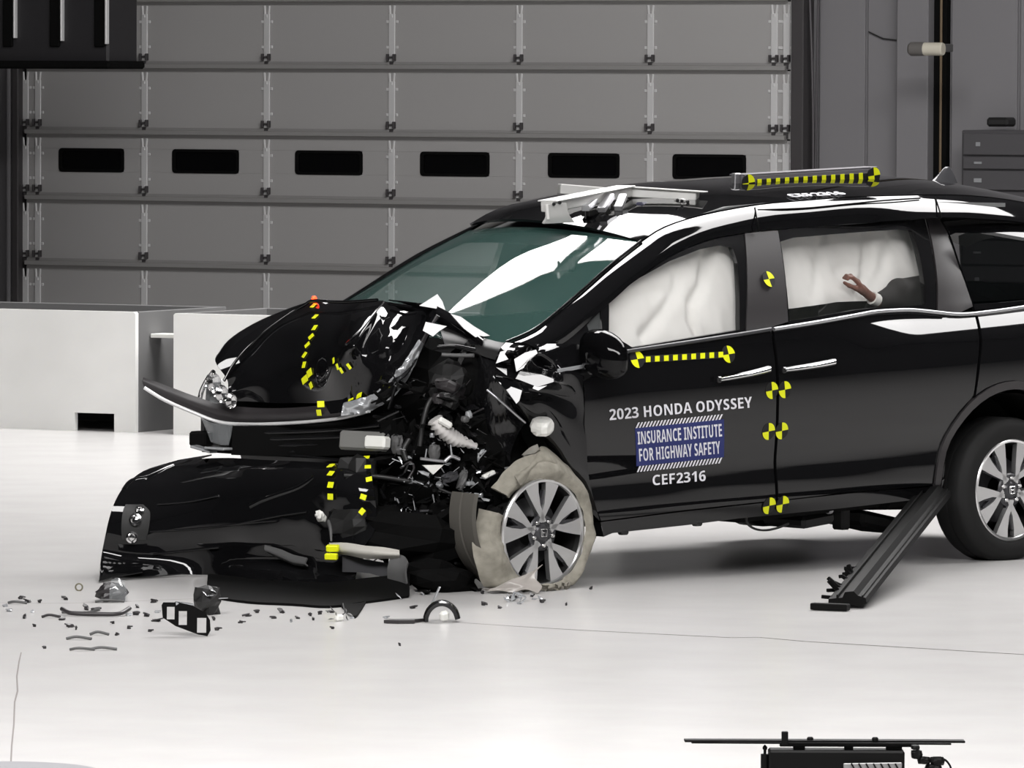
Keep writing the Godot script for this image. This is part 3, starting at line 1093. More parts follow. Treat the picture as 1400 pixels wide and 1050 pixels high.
	# panel behind the shut lines, so that gaps look into darkness
	var backing := px_poly([826, 490, 1054, 458, 1200, 434, 1332, 440, 1334, 520, 1288, 655, 1060, 682, 832, 708, 812, 600])
	patch_part(van, "inner_panel", backing, [], -0.045, 0.02, M.dull_black)
	# far side of the body, one sheet from sill to belt, and the floor pan
	m = MB.new()
	var g := []
	for i in 14:
		var u := -2.9 + i * 0.31
		var row := []
		for j in 7:
			var y: float = 0.3 + j * 0.145 + 0.04 * (u + 1.6)
			row.append(Vector3(u, y + 0.045, -side_v(u, y)))
		g.append(row)
	m.sheet(g, 0.03, Vector3(0, 0, -1))
	part(van, "far_body_side", m, M.paint)
	m = MB.new()
	for i in [[-2.75, 0.31], [-1.75, 0.27], [-0.75, 0.3]]:
		m.box(Transform3D(Basis(Vector3(0, 0, 1), 0.04), Vector3(i[0] + 0.5, i[1] + 0.05, 0)), Vector3(0.98, 0.1, 1.66), 0.02)
	m.box(Transform3D(Basis(), Vector3(0.7, 0.5, 0)), Vector3(1.0, 0.1, 1.6), 0.02)
	part(van, "floor_pan", m, M.dull_black)
	m = MB.new()
	m.tube(curve([Vector3(-2.3, 0.24, 0.1), Vector3(-1.4, 0.25, 0.2), Vector3(-0.6, 0.27, 0.3), Vector3(0.3, 0.36, 0.35), Vector3(1.0, 0.32, 0.45)], 5), 0.032, 10)
	part(van, "exhaust_pipe", m, M.alloy_dark)
	m = MB.new()
	m.bar(Vector3(-0.15, 0.3, -0.75), Vector3(-0.15, 0.3, 0.75), 0.09, 0.09)
	m.bar(Vector3(-0.75, 0.3, 0.62), Vector3(-0.05, 0.28, 0.68), 0.06, 0.07)
	m.bar(Vector3(-0.75, 0.3, -0.62), Vector3(-0.05, 0.28, -0.68), 0.06, 0.07)
	part(van, "rear_suspension", m, M.dull_black)
	# things hanging below the sill
	m = MB.new()
	m.box(Transform3D(Basis(Vector3(0, 0, 1), 0.1), pv(1092, 709, 0.6)), Vector3(0.22, 0.06, 0.3), 0.02)
	m.box(Transform3D(Basis(), pv(1150, 702, 0.5)), Vector3(0.06, 0.16, 0.08), 0.01)
	m.box(Transform3D(Basis(Vector3(0, 0, 1), -0.2), pv(1180, 712, 0.3)), Vector3(0.3, 0.08, 0.3), 0.02)
	part(van, "underbody_bracket", m, M.black_plastic)
	m = MB.new()
	var loop := []
	for e in [[1020, 706], [1022, 716], [1032, 723], [1046, 725], [1062, 722], [1078, 716]]:
		loop.append(pv(e[0], e[1], 0.88))
	m.tube(curve(loop, 4), 0.006, 6)
	part(van, "hanging_cable", m, M.black_plastic)
	m = MB.new()
	m.tube([pv(1134, 697, 0.8), pv(1158, 694, 0.75)], 0.011, 8)
	m.tube([pv(1131, 697, 0.8), pv(1136, 697, 0.8)], 0.02, 8)
	part(van, "underbody_bolt", m, M.bare_metal)
	# tail of the van beyond the frame
	m = MB.new()
	g = []
	for j in 8:
		var y := 0.4 + j * 0.12
		var row := []
		for k in 9:
			var s := k / 4.0 - 1.0
			row.append(Vector3(1.30 - 0.2 * s * s - 0.03 * j, y + 0.1, -s * 0.85))
		g.append(row)
	m.sheet(refine(g, 1, 2), 0.03, Vector3(1, 0, 0))
	part(van, "tailgate", m, M.paint)


func m_strip(parent: Node, called: String, pts: Array, r: float, off: float, material: Material) -> void:
	var m := MB.new()
	var line := []
	for p in pts:
		line.append(ps(p[0], p[1], off))
	m.tube(curve(line, 3), r, 8)
	part(parent, called, m, material)


func door_handle(door: Node3D, e: Array) -> void:   # from the pixel of its front foot to that of its rear end
	var a := ps(e[0], e[1], 0.03)
	var b := ps(e[2], e[3], 0.03)
	var up := Vector3(0, 1, 0)
	var m := MB.new()
	var rows := []
	for i in 6:
		var t := i / 5.0
		var c := a.lerp(b, t) + Vector3(0, 0, 0.022 * sin(PI * t))
		var h := 0.012 + 0.005 * t
		rows.append([c - up * h + Vector3(0, 0, -0.012), c - up * h * 0.6 + Vector3(0, 0, 0.004), c + Vector3(0, 0, 0.008), c + up * h * 0.6 + Vector3(0, 0, 0.002), c + up * h + Vector3(0, 0, -0.014)])
	m.sheet(refine(rows, 3, 3), 0.012, Vector3(0, 0, 1))
	part(door, "handle", m, M.chrome)
	m = MB.new()
	for p in [a, b]:
		m.box(Transform3D(Basis(), p + Vector3(0, 0, -0.02)), Vector3(0.03, 0.03, 0.04), 0.006)
	part(door, "handle_foot", m, M.gloss_trim)


var creases := []

func folds(q: Vector2) -> float:   # soft folds of an inflated curtain, with a few deep creases
	var n := bumps.get_noise_2d(q.x * 2.3 + 4.0, q.y * 1.6)
	var s := 0.016 * n + 0.006 * bumps.get_noise_2d(q.x * 7.0, q.y * 4.0 + 3.0)
	for c in creases:
		var d := 1.0
		for i in c[0].size() - 1:
			d = minf(d, q.distance_to(Geometry2D.get_closest_point_to_segment(q, c[0][i], c[0][i + 1])))
		s -= c[1] * exp(-pow(d / c[2], 2.0))
	return s


func build_van_cabin() -> void:
	for c in [[[988, 332, 984, 362, 976, 392, 962, 418, 962, 440, 972, 462], 0.034, 0.03], [[942, 380, 936, 404, 918, 434, 896, 462], 0.022, 0.03], [[850, 414, 890, 402, 926, 396], 0.010, 0.03], [[1206, 318, 1212, 346, 1212, 372, 1200, 404], 0.03, 0.03], [[1152, 320, 1146, 360, 1138, 406], 0.012, 0.03], [[1094, 330, 1100, 370, 1104, 424], 0.008, 0.02], [[1070, 346, 1092, 342], 0.008, 0.02], [[1240, 330, 1230, 372, 1216, 396], 0.014, 0.03], [[1172, 372, 1190, 362, 1206, 366], 0.014, 0.03]]:
		creases.append([px_poly(c[0]), c[1], c[2]])
	patch_part(van, "side_airbag", px_poly([800, 430, 835, 398, 874, 372, 917, 348, 965, 328, 1030, 325, 1040, 456, 940, 470, 866, 484, 800, 480]), [], -0.085, 0.05, M.airbag_cloth, folds, 0.014)
	patch_part(van, "side_airbag", px_poly([1052, 322, 1086, 318, 1143, 314, 1229, 308, 1264, 306, 1285, 412, 1230, 412, 1171, 414, 1070, 428]), [], -0.135, 0.05, M.airbag_cloth, folds, 0.014)
	# far curtain airbag, seen through the windscreen
	var m := MB.new()
	var g := []
	for i in 20:
		var u := -1.95 + i * 0.115
		var row := []
		for j in 6:
			var y: float = 1.22 + j * 0.085 + 0.04 * (u + 1.6)
			row.append(Vector3(u, y, -side_v(u, y) + 0.09 + folds(Vector2(u, y))))
		g.append(row)
	m.sheet(g, 0.03, Vector3(0, 0, 1))
	part(van, "side_airbag", m, M.airbag_cloth)
	# dashboard, wheel, seats
	m = MB.new()
	g = []
	for r in [[-2.95, 1.04], [-2.75, 1.1], [-2.5, 1.12], [-2.36, 1.05], [-2.33, 0.85], [-2.4, 0.6]]:
		var row := []
		for k in 7:
			var v := 0.76 - k * 0.253
			row.append(Vector3(r[0] - 0.1 * (1.0 - pow(k / 3.0 - 1.0, 2.0)), r[1] + 0.02 * sin(k * 1.3), v))
		g.append(row)
	m.sheet(refine(g, 3, 3), 0.02, Vector3(0, 1, 0))
	part(van, "dashboard", m, M.cabin_grey)
	m = MB.new()
	var ring := []
	var wx := Transform3D(Basis(Vector3(0, 0, 1), 0.45), Vector3(-2.12, 1.02, 0.38))
	for k in 25:
		var a := TAU * k / 24
		ring.append(wx * Vector3(0, cos(a) * 0.18, sin(a) * 0.18))
	m.tube(ring, 0.016, 8, false)
	for a in [0.0, 2.1, 4.2]:
		m.bar(wx * Vector3(0, 0, 0), wx * Vector3(0, cos(a) * 0.18, sin(a) * 0.18), 0.03, 0.02)
	part(van, "steering_wheel", m, M.cabin_dark)
	m = MB.new()
	m.lathe([Vector2(0.0, 0.22), Vector2(0.16, 0.2), Vector2(0.27, 0.12), Vector2(0.3, 0.0), Vector2(0.26, -0.06), Vector2(0.0, -0.08)], Transform3D(Basis(Vector3.UP, PI / 2) * Basis(Vector3(0, 1, 0), 0.0), Vector3(-2.05, 1.06, 0.38)), 24)
	part(van, "driver_airbag", m, M.airbag_cloth)
	for e in [[-1.45, 0.38], [-1.45, -0.4], [-0.45, 0.42], [-0.45, -0.42]]:
		var seat := MB.new()
		var rows := []
		for i in 5:
			var y := 0.75 + i * 0.155
			var w := [0.24, 0.25, 0.25, 0.22, 0.17][i] as float
			var x: float = e[0] + (y - 0.75) * 0.3
			rows.append([Vector3(x + 0.1, y, e[1] + w * 0.9), Vector3(x, y, e[1] + w), Vector3(x - 0.04, y, e[1] + w * 0.5), Vector3(x - 0.02, y, e[1]), Vector3(x - 0.04, y, e[1] - w * 0.5), Vector3(x, y, e[1] - w), Vector3(x + 0.1, y, e[1] - w * 0.9)])
		seat.sheet(refine(rows, 3, 2), 0.06, Vector3(-1, 0, 0))
		seat.box(Transform3D(Basis(Vector3(0, 0, 1), 0.08), Vector3(e[0] - 0.2, 0.7, e[1])), Vector3(0.52, 0.16, 0.5), 0.05)
		var st := part(van, "seat", seat, M.cabin_dark)
		seat = MB.new()
		seat.box(Transform3D(Basis(Vector3(0, 0, 1), -0.25), Vector3(e[0] + 0.24, 1.49, e[1])), Vector3(0.11, 0.2, 0.27), 0.045)
		part(st, "headrest", seat, M.cabin_dark)
	# inside mirror and sensor housing behind the windscreen's upper edge
	var top: Vector3 = screen_grid[-1][screen_grid[0].size() / 2]
	m = MB.new()
	m.box(Transform3D(Basis(Vector3(0, 0, 1), 0.45), top + Vector3(0.02, -0.09, 0.0)), Vector3(0.22, 0.06, 0.2), 0.02)
	m.box(Transform3D(Basis(Vector3(0, 0, 1), 0.2), top + Vector3(0.06, -0.17, 0.02)), Vector3(0.04, 0.08, 0.25), 0.015)
	part(van, "inside_mirror", m, M.black_plastic)
	m = MB.new()
	var lin := []
	for k in 7:
		var v := 0.6 - k * 0.2
		lin.append([Vector3(-2.1, 1.62, v), Vector3(-1.6, 1.75, v), Vector3(-0.8, 1.77, v), Vector3(0.3, 1.75, v)])
	m.sheet(refine(lin, 1, 3), 0.02, Vector3.DOWN)
	part(van, "headlining", m, M.cabin_grey)


func wheel(at: Vector3, tyre_mesh: Mesh, tyre_mat: Material, turn: float) -> Node3D:
	var w := Node3D.new()
	w.name = numbered("wheel", van)
	van.add_child(w, true)
	w.position = at
	part_mesh(w, "tyre", tyre_mesh, tyre_mat)
	var m := MB.new()
	# rim: lip, barrel
	m.lathe([Vector2(0.236, -0.006), Vector2(0.240, 0.004), Vector2(0.250, 0.006), Vector2(0.257, 0.0), Vector2(0.255, -0.012), Vector2(0.245, -0.02)], Transform3D(), 56)
	part(w, "rim_lip", m, M.alloy)
	m = MB.new()
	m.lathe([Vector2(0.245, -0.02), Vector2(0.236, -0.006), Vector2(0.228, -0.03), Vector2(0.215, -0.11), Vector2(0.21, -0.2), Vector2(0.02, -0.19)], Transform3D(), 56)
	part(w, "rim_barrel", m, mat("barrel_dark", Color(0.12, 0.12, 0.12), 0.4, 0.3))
	# brake disc behind
	m = MB.new()
	m.lathe([Vector2(0.07, -0.1), Vector2(0.165, -0.1), Vector2(0.165, -0.13), Vector2(0.07, -0.13)], Transform3D(), 32)
	part(w, "brake_disc", m, M.alloy_dark)
	# five pairs of wedge-shaped spokes
	for i in 5:
		for s in [-1.0, 1.0]:
			var a: float = turn + TAU * i / 5 + s * 0.27
			var xf := Transform3D(Basis(Vector3(0, 0, 1), a), Vector3(0, 0, -0.004))
			m = MB.new()
			var inn: float = -s * 0.026
			m.prism(PackedVector2Array([Vector2(0.045, inn - 0.010), Vector2(0.13, -0.018 + inn * 0.2), Vector2(0.19, -0.03), Vector2(0.238, -0.042), Vector2(0.238, 0.042), Vector2(0.19, 0.03), Vector2(0.13, 0.018 + inn * 0.2), Vector2(0.045, inn + 0.010)]), xf, 0.03)
			part(w, "spoke", m, M.alloy)
		# the darker recessed web within a pair
		var xf2 := Transform3D(Basis(Vector3(0, 0, 1), turn + TAU * i / 5), Vector3(0, 0, -0.014))
		m = MB.new()
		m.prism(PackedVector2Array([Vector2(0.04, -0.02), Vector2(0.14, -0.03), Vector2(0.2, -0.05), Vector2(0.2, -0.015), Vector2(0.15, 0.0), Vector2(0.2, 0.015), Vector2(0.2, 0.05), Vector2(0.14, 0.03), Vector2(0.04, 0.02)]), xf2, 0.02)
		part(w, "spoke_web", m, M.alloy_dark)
	m = MB.new()
	m.lathe([Vector2(0.085, -0.012), Vector2(0.078, -0.006), Vector2(0.045, -0.01), Vector2(0.036, 0.0), Vector2(0.03, 0.003), Vector2(0, 0.004)], Transform3D(), 32)
	var hub := part(w, "hub", m, M.alloy_dark)
	# emblem on the cap: an upright letter in a rounded square
	m = MB.new()
	for s in [-1.0, 1.0]:
		m.bar(Vector3(s * 0.009, -0.013, 0.006), Vector3(s * 0.012, 0.014, 0.006), 0.004, 0.004, Vector3(0, 0, 1), 0.001)
		m.bar(Vector3(s * 0.017, -0.016, 0.006), Vector3(s * 0.019, 0.018, 0.006), 0.003, 0.003, Vector3(0, 0, 1), 0.001)
		m.bar(Vector3(-0.018, s * 0.017, 0.006), Vector3(0.018, s * 0.017, 0.006), 0.003, 0.003, Vector3(0, 0, 1), 0.001)
	m.bar(Vector3(-0.01, 0, 0.006), Vector3(0.01, 0, 0.006), 0.004, 0.004, Vector3(0, 0, 1), 0.001)
	part(w, "cap_emblem", m, M.chrome)
	for i in 5:
		var a := turn + TAU * (i + 0.5) / 5
		m = MB.new()
		m.lathe([Vector2(0.011, -0.012), Vector2(0.011, 0.0), Vector2(0.008, 0.006), Vector2(0, 0.006)], Transform3D(Basis(), Vector3(cos(a) * 0.06, sin(a) * 0.06, 0)), 8)
		part(w, "wheel_nut", m, M.chrome)
	return w


func tyre(radius: float, centre: Vector2, squash: float) -> ArrayMesh:   # tread outwards; below y = squash it is pressed flat and bulges
	var m := MB.new()
	var prof := [Vector2(0.250, -0.004), Vector2(0.262, 0.008), Vector2(0.285, 0.016), Vector2(0.315, 0.018), Vector2(radius - 0.03, 0.008), Vector2(radius - 0.01, -0.008), Vector2(radius, -0.03), Vector2(radius, -0.09), Vector2(radius - 0.006, -0.095), Vector2(radius - 0.006, -0.103), Vector2(radius, -0.108), Vector2(radius, -0.17), Vector2(radius - 0.012, -0.2), Vector2(0.30, -0.215), Vector2(0.25, -0.2)]
	var g := []
	for i in 65:
		var a := TAU * i / 64
		var row := []
		for p in prof:
			var f := clampf((p.x - 0.25) / (radius - 0.25), 0, 1)
			var q: Vector2 = Vector2(cos(a), sin(a)) * p.x + centre * f
			var z: float = p.y
			if q.y < squash:
				z += (squash - q.y) * 0.5 * (1.0 if p.y > -0.09 else -1.0)
				q.y = squash + (q.y - squash) * 0.02
			row.append(Vector3(q.x, q.y, z))
		g.append(row)
	m.sheet(g, 0.0, Vector3(0, 0, 1))
	return m.mesh()


func build_wheels() -> void:
	var rear_tyre := tyre(0.362, Vector2(), -0.352)
	wheel(pv(1383, 670, 0.945) + Vector3(0, 0.0, 0), rear_tyre, M.rubber, 0.95)
	var far := wheel(Vector3(0.0, 0.43, -0.945), rear_tyre, M.rubber, 0.3)
	far.rotation.y = PI
	var hub := pv(743, 731, 0.95)
	hub.y = 0.268
	var w := wheel(hub, flat_tyre(hub.y), M.dusty_rubber, 0.36)
	w.rotation = Vector3(0.02, 0.0, 0.0)
	var m := MB.new()
	m.lathe([Vector2(0.35, -0.02), Vector2(0.358, -0.04), Vector2(0.36, -0.11), Vector2(0.352, -0.115), Vector2(0.352, -0.125), Vector2(0.36, -0.13), Vector2(0.36, -0.20), Vector2(0.34, -0.22), Vector2(0.25, -0.22)], Transform3D(Basis(), Vector3(-0.05, 0.093, 0)), 30, 2.85, 4.55)
	part(w, "tread", m, M.tread_rubber)
	far = wheel(Vector3(-3.02, 0.30, -0.93), rear_tyre, M.rubber, 0.1)
	far.rotation.y = PI


func flat_tyre(height: float) -> ArrayMesh:   # burst front tyre: the side wall hangs off the rim and lies folded on the floor
	var m := MB.new()
	var g := []
	for i in 97:
		var a := 2.78 + (TAU - 0.38) * i / 96.0     # torn open at the upper front
		var row := []
		var c := Vector2(-0.05, 0.012)
		var rip := 0.45 * exp(-pow(float(i) / 9.0, 2.0)) + 0.6 * exp(-pow(float(96 - i) / 12.0, 2.0))
		for k in 8:
			var t := k / 7.0
			var r := lerpf(0.248, 0.372, t)
			r -= rip * (0.10 * t)
			var q := Vector2(cos(a), sin(a)) * r + c * t * (1.0 - rip)
			var z := 0.012 + 0.035 * sin(PI * t) * (1.0 - rip) - 0.05 * t * t
			z += 0.010 * sin(a * 9.0 + t * 4.0) * t * (1.0 - t) * 4.0 + 0.012 * bumps.get_noise_2d(a * 2.5, t * 3.0)
			z -= rip * 0.08
			if q.y < -height + 0.012:
				z += (-height + 0.012 - q.y) * 0.7
				q.y = -height + 0.012 + 0.01 * absf(sin(a * 14.0))
			row.append(Vector3(q.x, q.y, z))
		g.append(row)
	m.sheet(g, 0.014, Vector3(0, 0, 1))
	return m.mesh()


# ---------------------------------------------------------------- the crushed front

func strip_from_pixels(top: Array, bottom: Array, steps := 4, bow := 0.0) -> Array:   # two traced edges -> a grid
	var rows := []
	for i in top.size():
		var a := pv(top[i][0], top[i][1], top[i][2])
		var b := pv(bottom[i][0], bottom[i][1], bottom[i][2])
		rows.append([a, a.lerp(b, 0.5) + Vector3(-bow, bow * 0.4, bow * 0.3), b])
	return refine(rows, steps, 3)


func shard(r: RandomNumberGenerator, size: Vector3, points := 6) -> ArrayMesh:   # a broken, slightly bent piece
	var m := MB.new()
	var out := PackedVector2Array()
	for k in points:
		var a := TAU * (k + r.randf_range(-0.3, 0.3)) / points
		var d := r.randf_range(0.55, 1.0)
		out.append(Vector2(cos(a) * size.x * 0.5 * d, sin(a) * size.z * 0.5 * d))
	m.prism(out, Transform3D(Basis(Vector3(1, 0, 0), -PI / 2), Vector3(0, size.y * 0.5, 0)), size.y)
	return m.mesh()


func lump(r: RandomNumberGenerator, size: Vector3, rough := 0.25) -> ArrayMesh:   # a battered block with many facets
	var m := MB.new()
	var g := []
	for i in 9:
		var row := []
		var lat := PI * i / 8.0
		for j in 13:
			var lon := TAU * (j % 12) / 12.0
			var d := Vector3(sin(lat) * cos(lon), cos(lat), sin(lat) * sin(lon))
			# towards a box, then dented
			var box := d / maxf(absf(d.x), maxf(absf(d.y), absf(d.z)))
			var p := d.lerp(box, 0.62)
			p *= 1.0 + rough * bumps.get_noise_3dv(d * 2.2 + Vector3(r.seed % 97, size.x * 50, 0))
			row.append(Vector3(p.x * size.x, p.y * size.y, p.z * size.z) * 0.5)
		g.append(row)
	for i in 8:
		for j in 12:
			var c: Vector3 = (g[i][j] + g[i + 1][j + 1]) * 0.5
			m.flat(g[i][j], g[i + 1][j], g[i + 1][j + 1], c)
			m.flat(g[i][j], g[i + 1][j + 1], g[i][j + 1], c)
	return m.mesh()


func chunk(called: String, px: float, py: float, v: float, size: Vector3, turn: Vector3, material: Material, rough := 0.25) -> MeshInstance3D:
	rng.seed = int(px * 31 + py * 17)
	var o := part_mesh(van, called, lump(rng, size, rough), material)
	o.position = pv(px, py, v)
	o.rotation = turn
	return o


func px_tube(called: String, pts: Array, r, material: Material, parent: Node3D = null) -> MeshInstance3D:
	var line := []
	for p in pts:
		line.append(pv(p[0], p[1], p[2]))
	var m := MB.new()
	m.tube(curve(line, 4) if line.size() > 2 else line, r, 8)
	return part(parent if parent else van, called, m, material)


func build_front() -> void:
	var m := MB.new()
	# bonnet: folded up into a peak, its front half hanging down towards the camera
	var rows := [
		[Vector3(297, 500, -0.84), Vector3(322, 470, -0.82), Vector3(362, 443, -0.78), Vector3(400, 424, -0.72), Vector3(430, 411, -0.62), Vector3(470, 414, -0.46), Vector3(516, 411, -0.22), Vector3(531, 413, -0.10), Vector3(560, 418, 0.06), Vector3(586, 421, 0.22), Vector3(597, 434, 0.36)],
		[Vector3(310, 518, -0.80), Vector3(338, 490, -0.74), Vector3(372, 462, -0.66), Vector3(404, 446, -0.56), Vector3(434, 440, -0.44), Vector3(466, 438, -0.26), Vector3(499, 437, 0.02), Vector3(519, 438, 0.02), Vector3(545, 445, 0.16), Vector3(566, 450, 0.20), Vector3(583, 464, 0.40)],
		[Vector3(312, 530, -0.80), Vector3(340, 508, -0.72), Vector3(374, 488, -0.62), Vector3(404, 475, -0.5), Vector3(432, 470, -0.34), Vector3(458, 467, -0.14), Vector3(482, 470, 0.12), Vector3(502, 470, 0.10), Vector3(530, 472, 0.24), Vector3(552, 478, 0.26), Vector3(570, 490, 0.42)],
		[Vector3(312, 540, -0.80), Vector3(342, 528, -0.70), Vector3(374, 514, -0.58), Vector3(402, 504, -0.44), Vector3(430, 500, -0.26), Vector3(455, 496, -0.04), Vector3(478, 494, 0.08), Vector3(500, 496, 0.14), Vector3(522, 500, 0.22), Vector3(540, 505, 0.32), Vector3(556, 510, 0.42)],
		[Vector3(314, 548, -0.80), Vector3(345, 549, -0.70), Vector3(376, 551, -0.56), Vector3(404, 551, -0.42), Vector3(430, 551, -0.26), Vector3(455, 550, -0.10), Vector3(478, 549, 0.04), Vector3(498, 546, 0.12), Vector3(515, 541, 0.24), Vector3(530, 534, 0.34), Vector3(542, 525, 0.42)],
	]
	var fine := refine(from_pixels(rows), 5, 5)
	wrinkle(fine, 0.02, 0.16, Vector3(-0.6, 0.5, 0.6).normalized(), 0.15)
	hood_grid = fine
	m.sheet(fine, 0.006, Vector3(-1, 0.5, 0.6))
	var bonnet := part(van, "bonnet", m, M.paint)
	# the far wing of the bonnet that falls away behind the bright crease
	m = MB.new()
	rows = [
		[Vector3(297, 500, -0.84), Vector3(322, 470, -0.82), Vector3(362, 443, -0.78), Vector3(400, 424, -0.72), Vector3(430, 411, -0.62)],
		[Vector3(294, 492, -0.92), Vector3(312, 466, -0.90), Vector3(346, 443, -0.86), Vector3(388, 424, -0.80), Vector3(428, 410, -0.66)],
		[Vector3(296, 486, -0.98), Vector3(316, 463, -0.96), Vector3(350, 442, -0.92), Vector3(392, 424, -0.85), Vector3(430, 411, -0.70)],
	]
	m.sheet(refine(from_pixels(rows), 4, 4), 0.006, Vector3(-0.3, 1, 0))
	part(van, "bonnet_wing", m, M.paint)
	# rear corner of the bonnet torn back over the windscreen's foot
	m = MB.new()
	rows = [
		[Vector3(531, 411, -0.10), Vector3(560, 414, 0.10), Vector3(590, 416, 0.24), Vector3(622, 432, 0.40), Vector3(662, 461, 0.62)],
		[Vector3(545, 416, -0.06), Vector3(572, 422, 0.14), Vector3(598, 430, 0.32), Vector3(626, 444, 0.46), Vector3(660, 466, 0.66)],
		[Vector3(560, 428, 0.06), Vector3(584, 434, 0.24), Vector3(606, 446, 0.36), Vector3(628, 456, 0.48), Vector3(658, 474, 0.66)],
	]
	m.sheet(refine(from_pixels(rows), 4, 4), 0.006, Vector3(-0.3, 1, 0.5))
	part(van, "bonnet_corner", m, M.paint)
	# bent flanges standing up behind it, tilted to mirror the light bank
	var up_side := Vector3(0.0, 0.72, 0.66)
	facet("bent_flange", [[573, 418], [598, 402], [605, 412], [609, 424]], 0.26, up_side, M.paint)
	facet("bent_flange", [[616, 429], [630, 433], [648, 446], [670, 459], [650, 461], [634, 449]], 0.56, up_side, M.paint)
	facet("bent_flange", [[582, 440], [611, 446], [600, 453], [592, 460], [578, 452]], 0.47, up_side, M.paint)
	# rolled folds that catch the light
	var fold := []
	for q in [[306, 521, -0.80], [318, 500, -0.79], [338, 475, -0.76], [362, 452, -0.74], [392, 431, -0.70], [416, 417, -0.64], [430, 411, -0.58], [470, 413, -0.42], [516, 410, -0.18]]:
		fold.append(pv(q[0], q[1], q[2] + 0.03))
	m = MB.new()
	m.tube(curve(fold, 5), 0.008, 8)
	part(van, "bonnet_fold", m, M.paint)
	px_tube("bonnet_fold", [[532, 415, -0.04], [548, 418, 0.06], [564, 420, 0.14]], 0.008, M.paint)
	px_tube("bonnet_fold", [[473, 471, 0.16], [492, 452, 0.12], [512, 428, 0.0], [524, 412, -0.04]], 0.006, M.paint)
	# dark carrier behind the garnish and the lamps
	m = MB.new()
	m.sheet(strip_from_pixels([[282, 530, -1.0], [340, 535, -0.84], [420, 535, -0.52], [500, 520, -0.1], [560, 480, 0.2]], [[276, 618, -1.02], [340, 622, -0.86], [420, 628, -0.5], [500, 628, -0.08], [560, 620, 0.2]], 3), 0.02, Vector3(-1, 0, 0.4))
	part(van, "lamp_carrier", m, M.dull_black)
	# cowl below the windscreen
	m = MB.new()
	rows = [
		[Vector3(600, 440, 0.30), Vector3(640, 455, 0.50), Vector3(676, 466, 0.66), Vector3(700, 470, 0.78)],
		[Vector3(604, 458, 0.44), Vector3(640, 468, 0.58), Vector3(672, 476, 0.72), Vector3(700, 482, 0.84)],
		[Vector3(608, 470, 0.50), Vector3(642, 480, 0.62), Vector3(670, 490, 0.74), Vector3(696, 496, 0.86)],
	]
	m.sheet(refine(from_pixels(rows), 4, 4), 0.008, Vector3(-0.3, 1, 0.5))
	part(van, "cowl", m, M.black_plastic)
	px_tube("wiper_arm", [[598, 474, 0.52], [622, 473, 0.58], [650, 478, 0.68]], 0.008, M.gloss_trim)
	px_tube("wiper_arm", [[604, 485, 0.56], [628, 486, 0.62], [648, 486, 0.68]], 0.009, M.grey_plastic)
	# bent grille garnish: a long dark blade with a bright lower edge, sticking out on the far side
	var top := [[196, 516, -1.12], [225, 526, -1.06], [262, 540, -0.98], [300, 552, -0.86], [340, 557, -0.70], [385, 558, -0.50], [430, 555, -0.26], [470, 549, -0.04], [505, 541, 0.14], [532, 526, 0.27], [552, 503, 0.34], [570, 474, 0.38], [586, 448, 0.40], [597, 430, 0.41]]
	var bot := [[197, 529, -1.12], [225, 546, -1.06], [262, 562, -0.98], [300, 576, -0.86], [340, 579, -0.70], [385, 578, -0.50], [430, 575, -0.26], [470, 570, -0.04], [505, 561, 0.15], [536, 545, 0.29], [560, 512, 0.36], [575, 481, 0.40], [588, 453, 0.42], [599, 434, 0.43]]
	garnish_grid = strip_from_pixels(top, bot, 4, 0.012)
	m = MB.new()
	m.sheet(garnish_grid, 0.018, Vector3(-1, 0, 0.4))
	part(van, "grille_garnish", m, M.satin_trim)
	m = MB.new()
	var edge := []
	for i in bot.size():
		if i < 9:
			edge.append(pv(bot[i][0], bot[i][1] + 1.0, bot[i][2] + 0.03))
	m.tube(curve(edge, 5), 0.0085, 8)
	part(van, "chrome_edge", m, M.galvanised)  # pale metal instead of chrome, standing in for its bright reflection
	# torn silver-backed end of the garnish
	m = MB.new()
	var torn := []
	for e in [[470, 550, 0.02, 466, 570], [490, 546, 0.12, 494, 566], [510, 538, 0.2, 518, 556], [530, 524, 0.30, 538, 543], [545, 505, 0.36, 560, 514], [556, 490, 0.39, 570, 494], [572, 466, 0.42, 579, 470]]:
		torn.append([pv(e[0], e[1], e[2] + 0.015), pv((e[0] + e[3]) * 0.5, (e[1] + e[4]) * 0.5 + rng.randf_range(-2, 2), e[2] + 0.035), pv(e[3], e[4], e[2] + 0.02)])
	var torn_grid := refine(torn, 5, 5)
	wrinkle(torn_grid, 0.03, 0.05, Vector3(-0.6, 0.3, 0.7), -0.6)
	m.sheet(torn_grid, 0.006, Vector3(-1, 0.3, 0.5))
	part(van, "torn_garnish_backing", m, M.clear_grey)
	facet("chrome_glint", [[443, 549], [468, 546], [486, 551], [478, 562], [452, 565]], 0.02, Vector3(0.0, 0.72, 0.66), M.paint)  # facet in paint, added and tilted to give the glint of the chrome
	# far headlamp, above and below the garnish
	m = MB.new()
	rows = [
		[Vector3(290, 510, -0.86), Vector3(284, 520, -0.92), Vector3(274, 545, -0.97)],
		[Vector3(300, 516, -0.84), Vector3(296, 530, -0.86), Vector3(288, 551, -0.90)],
		[Vector3(308, 530, -0.80), Vector3(312, 542, -0.78), Vector3(322, 553, -0.74)],
	]
	m.sheet(refine(from_pixels(rows), 4, 4), 0.006, Vector3(-1, 0, 0.3))
	var lamp := part(van, "headlamp_lens", m, M.clear_lens)
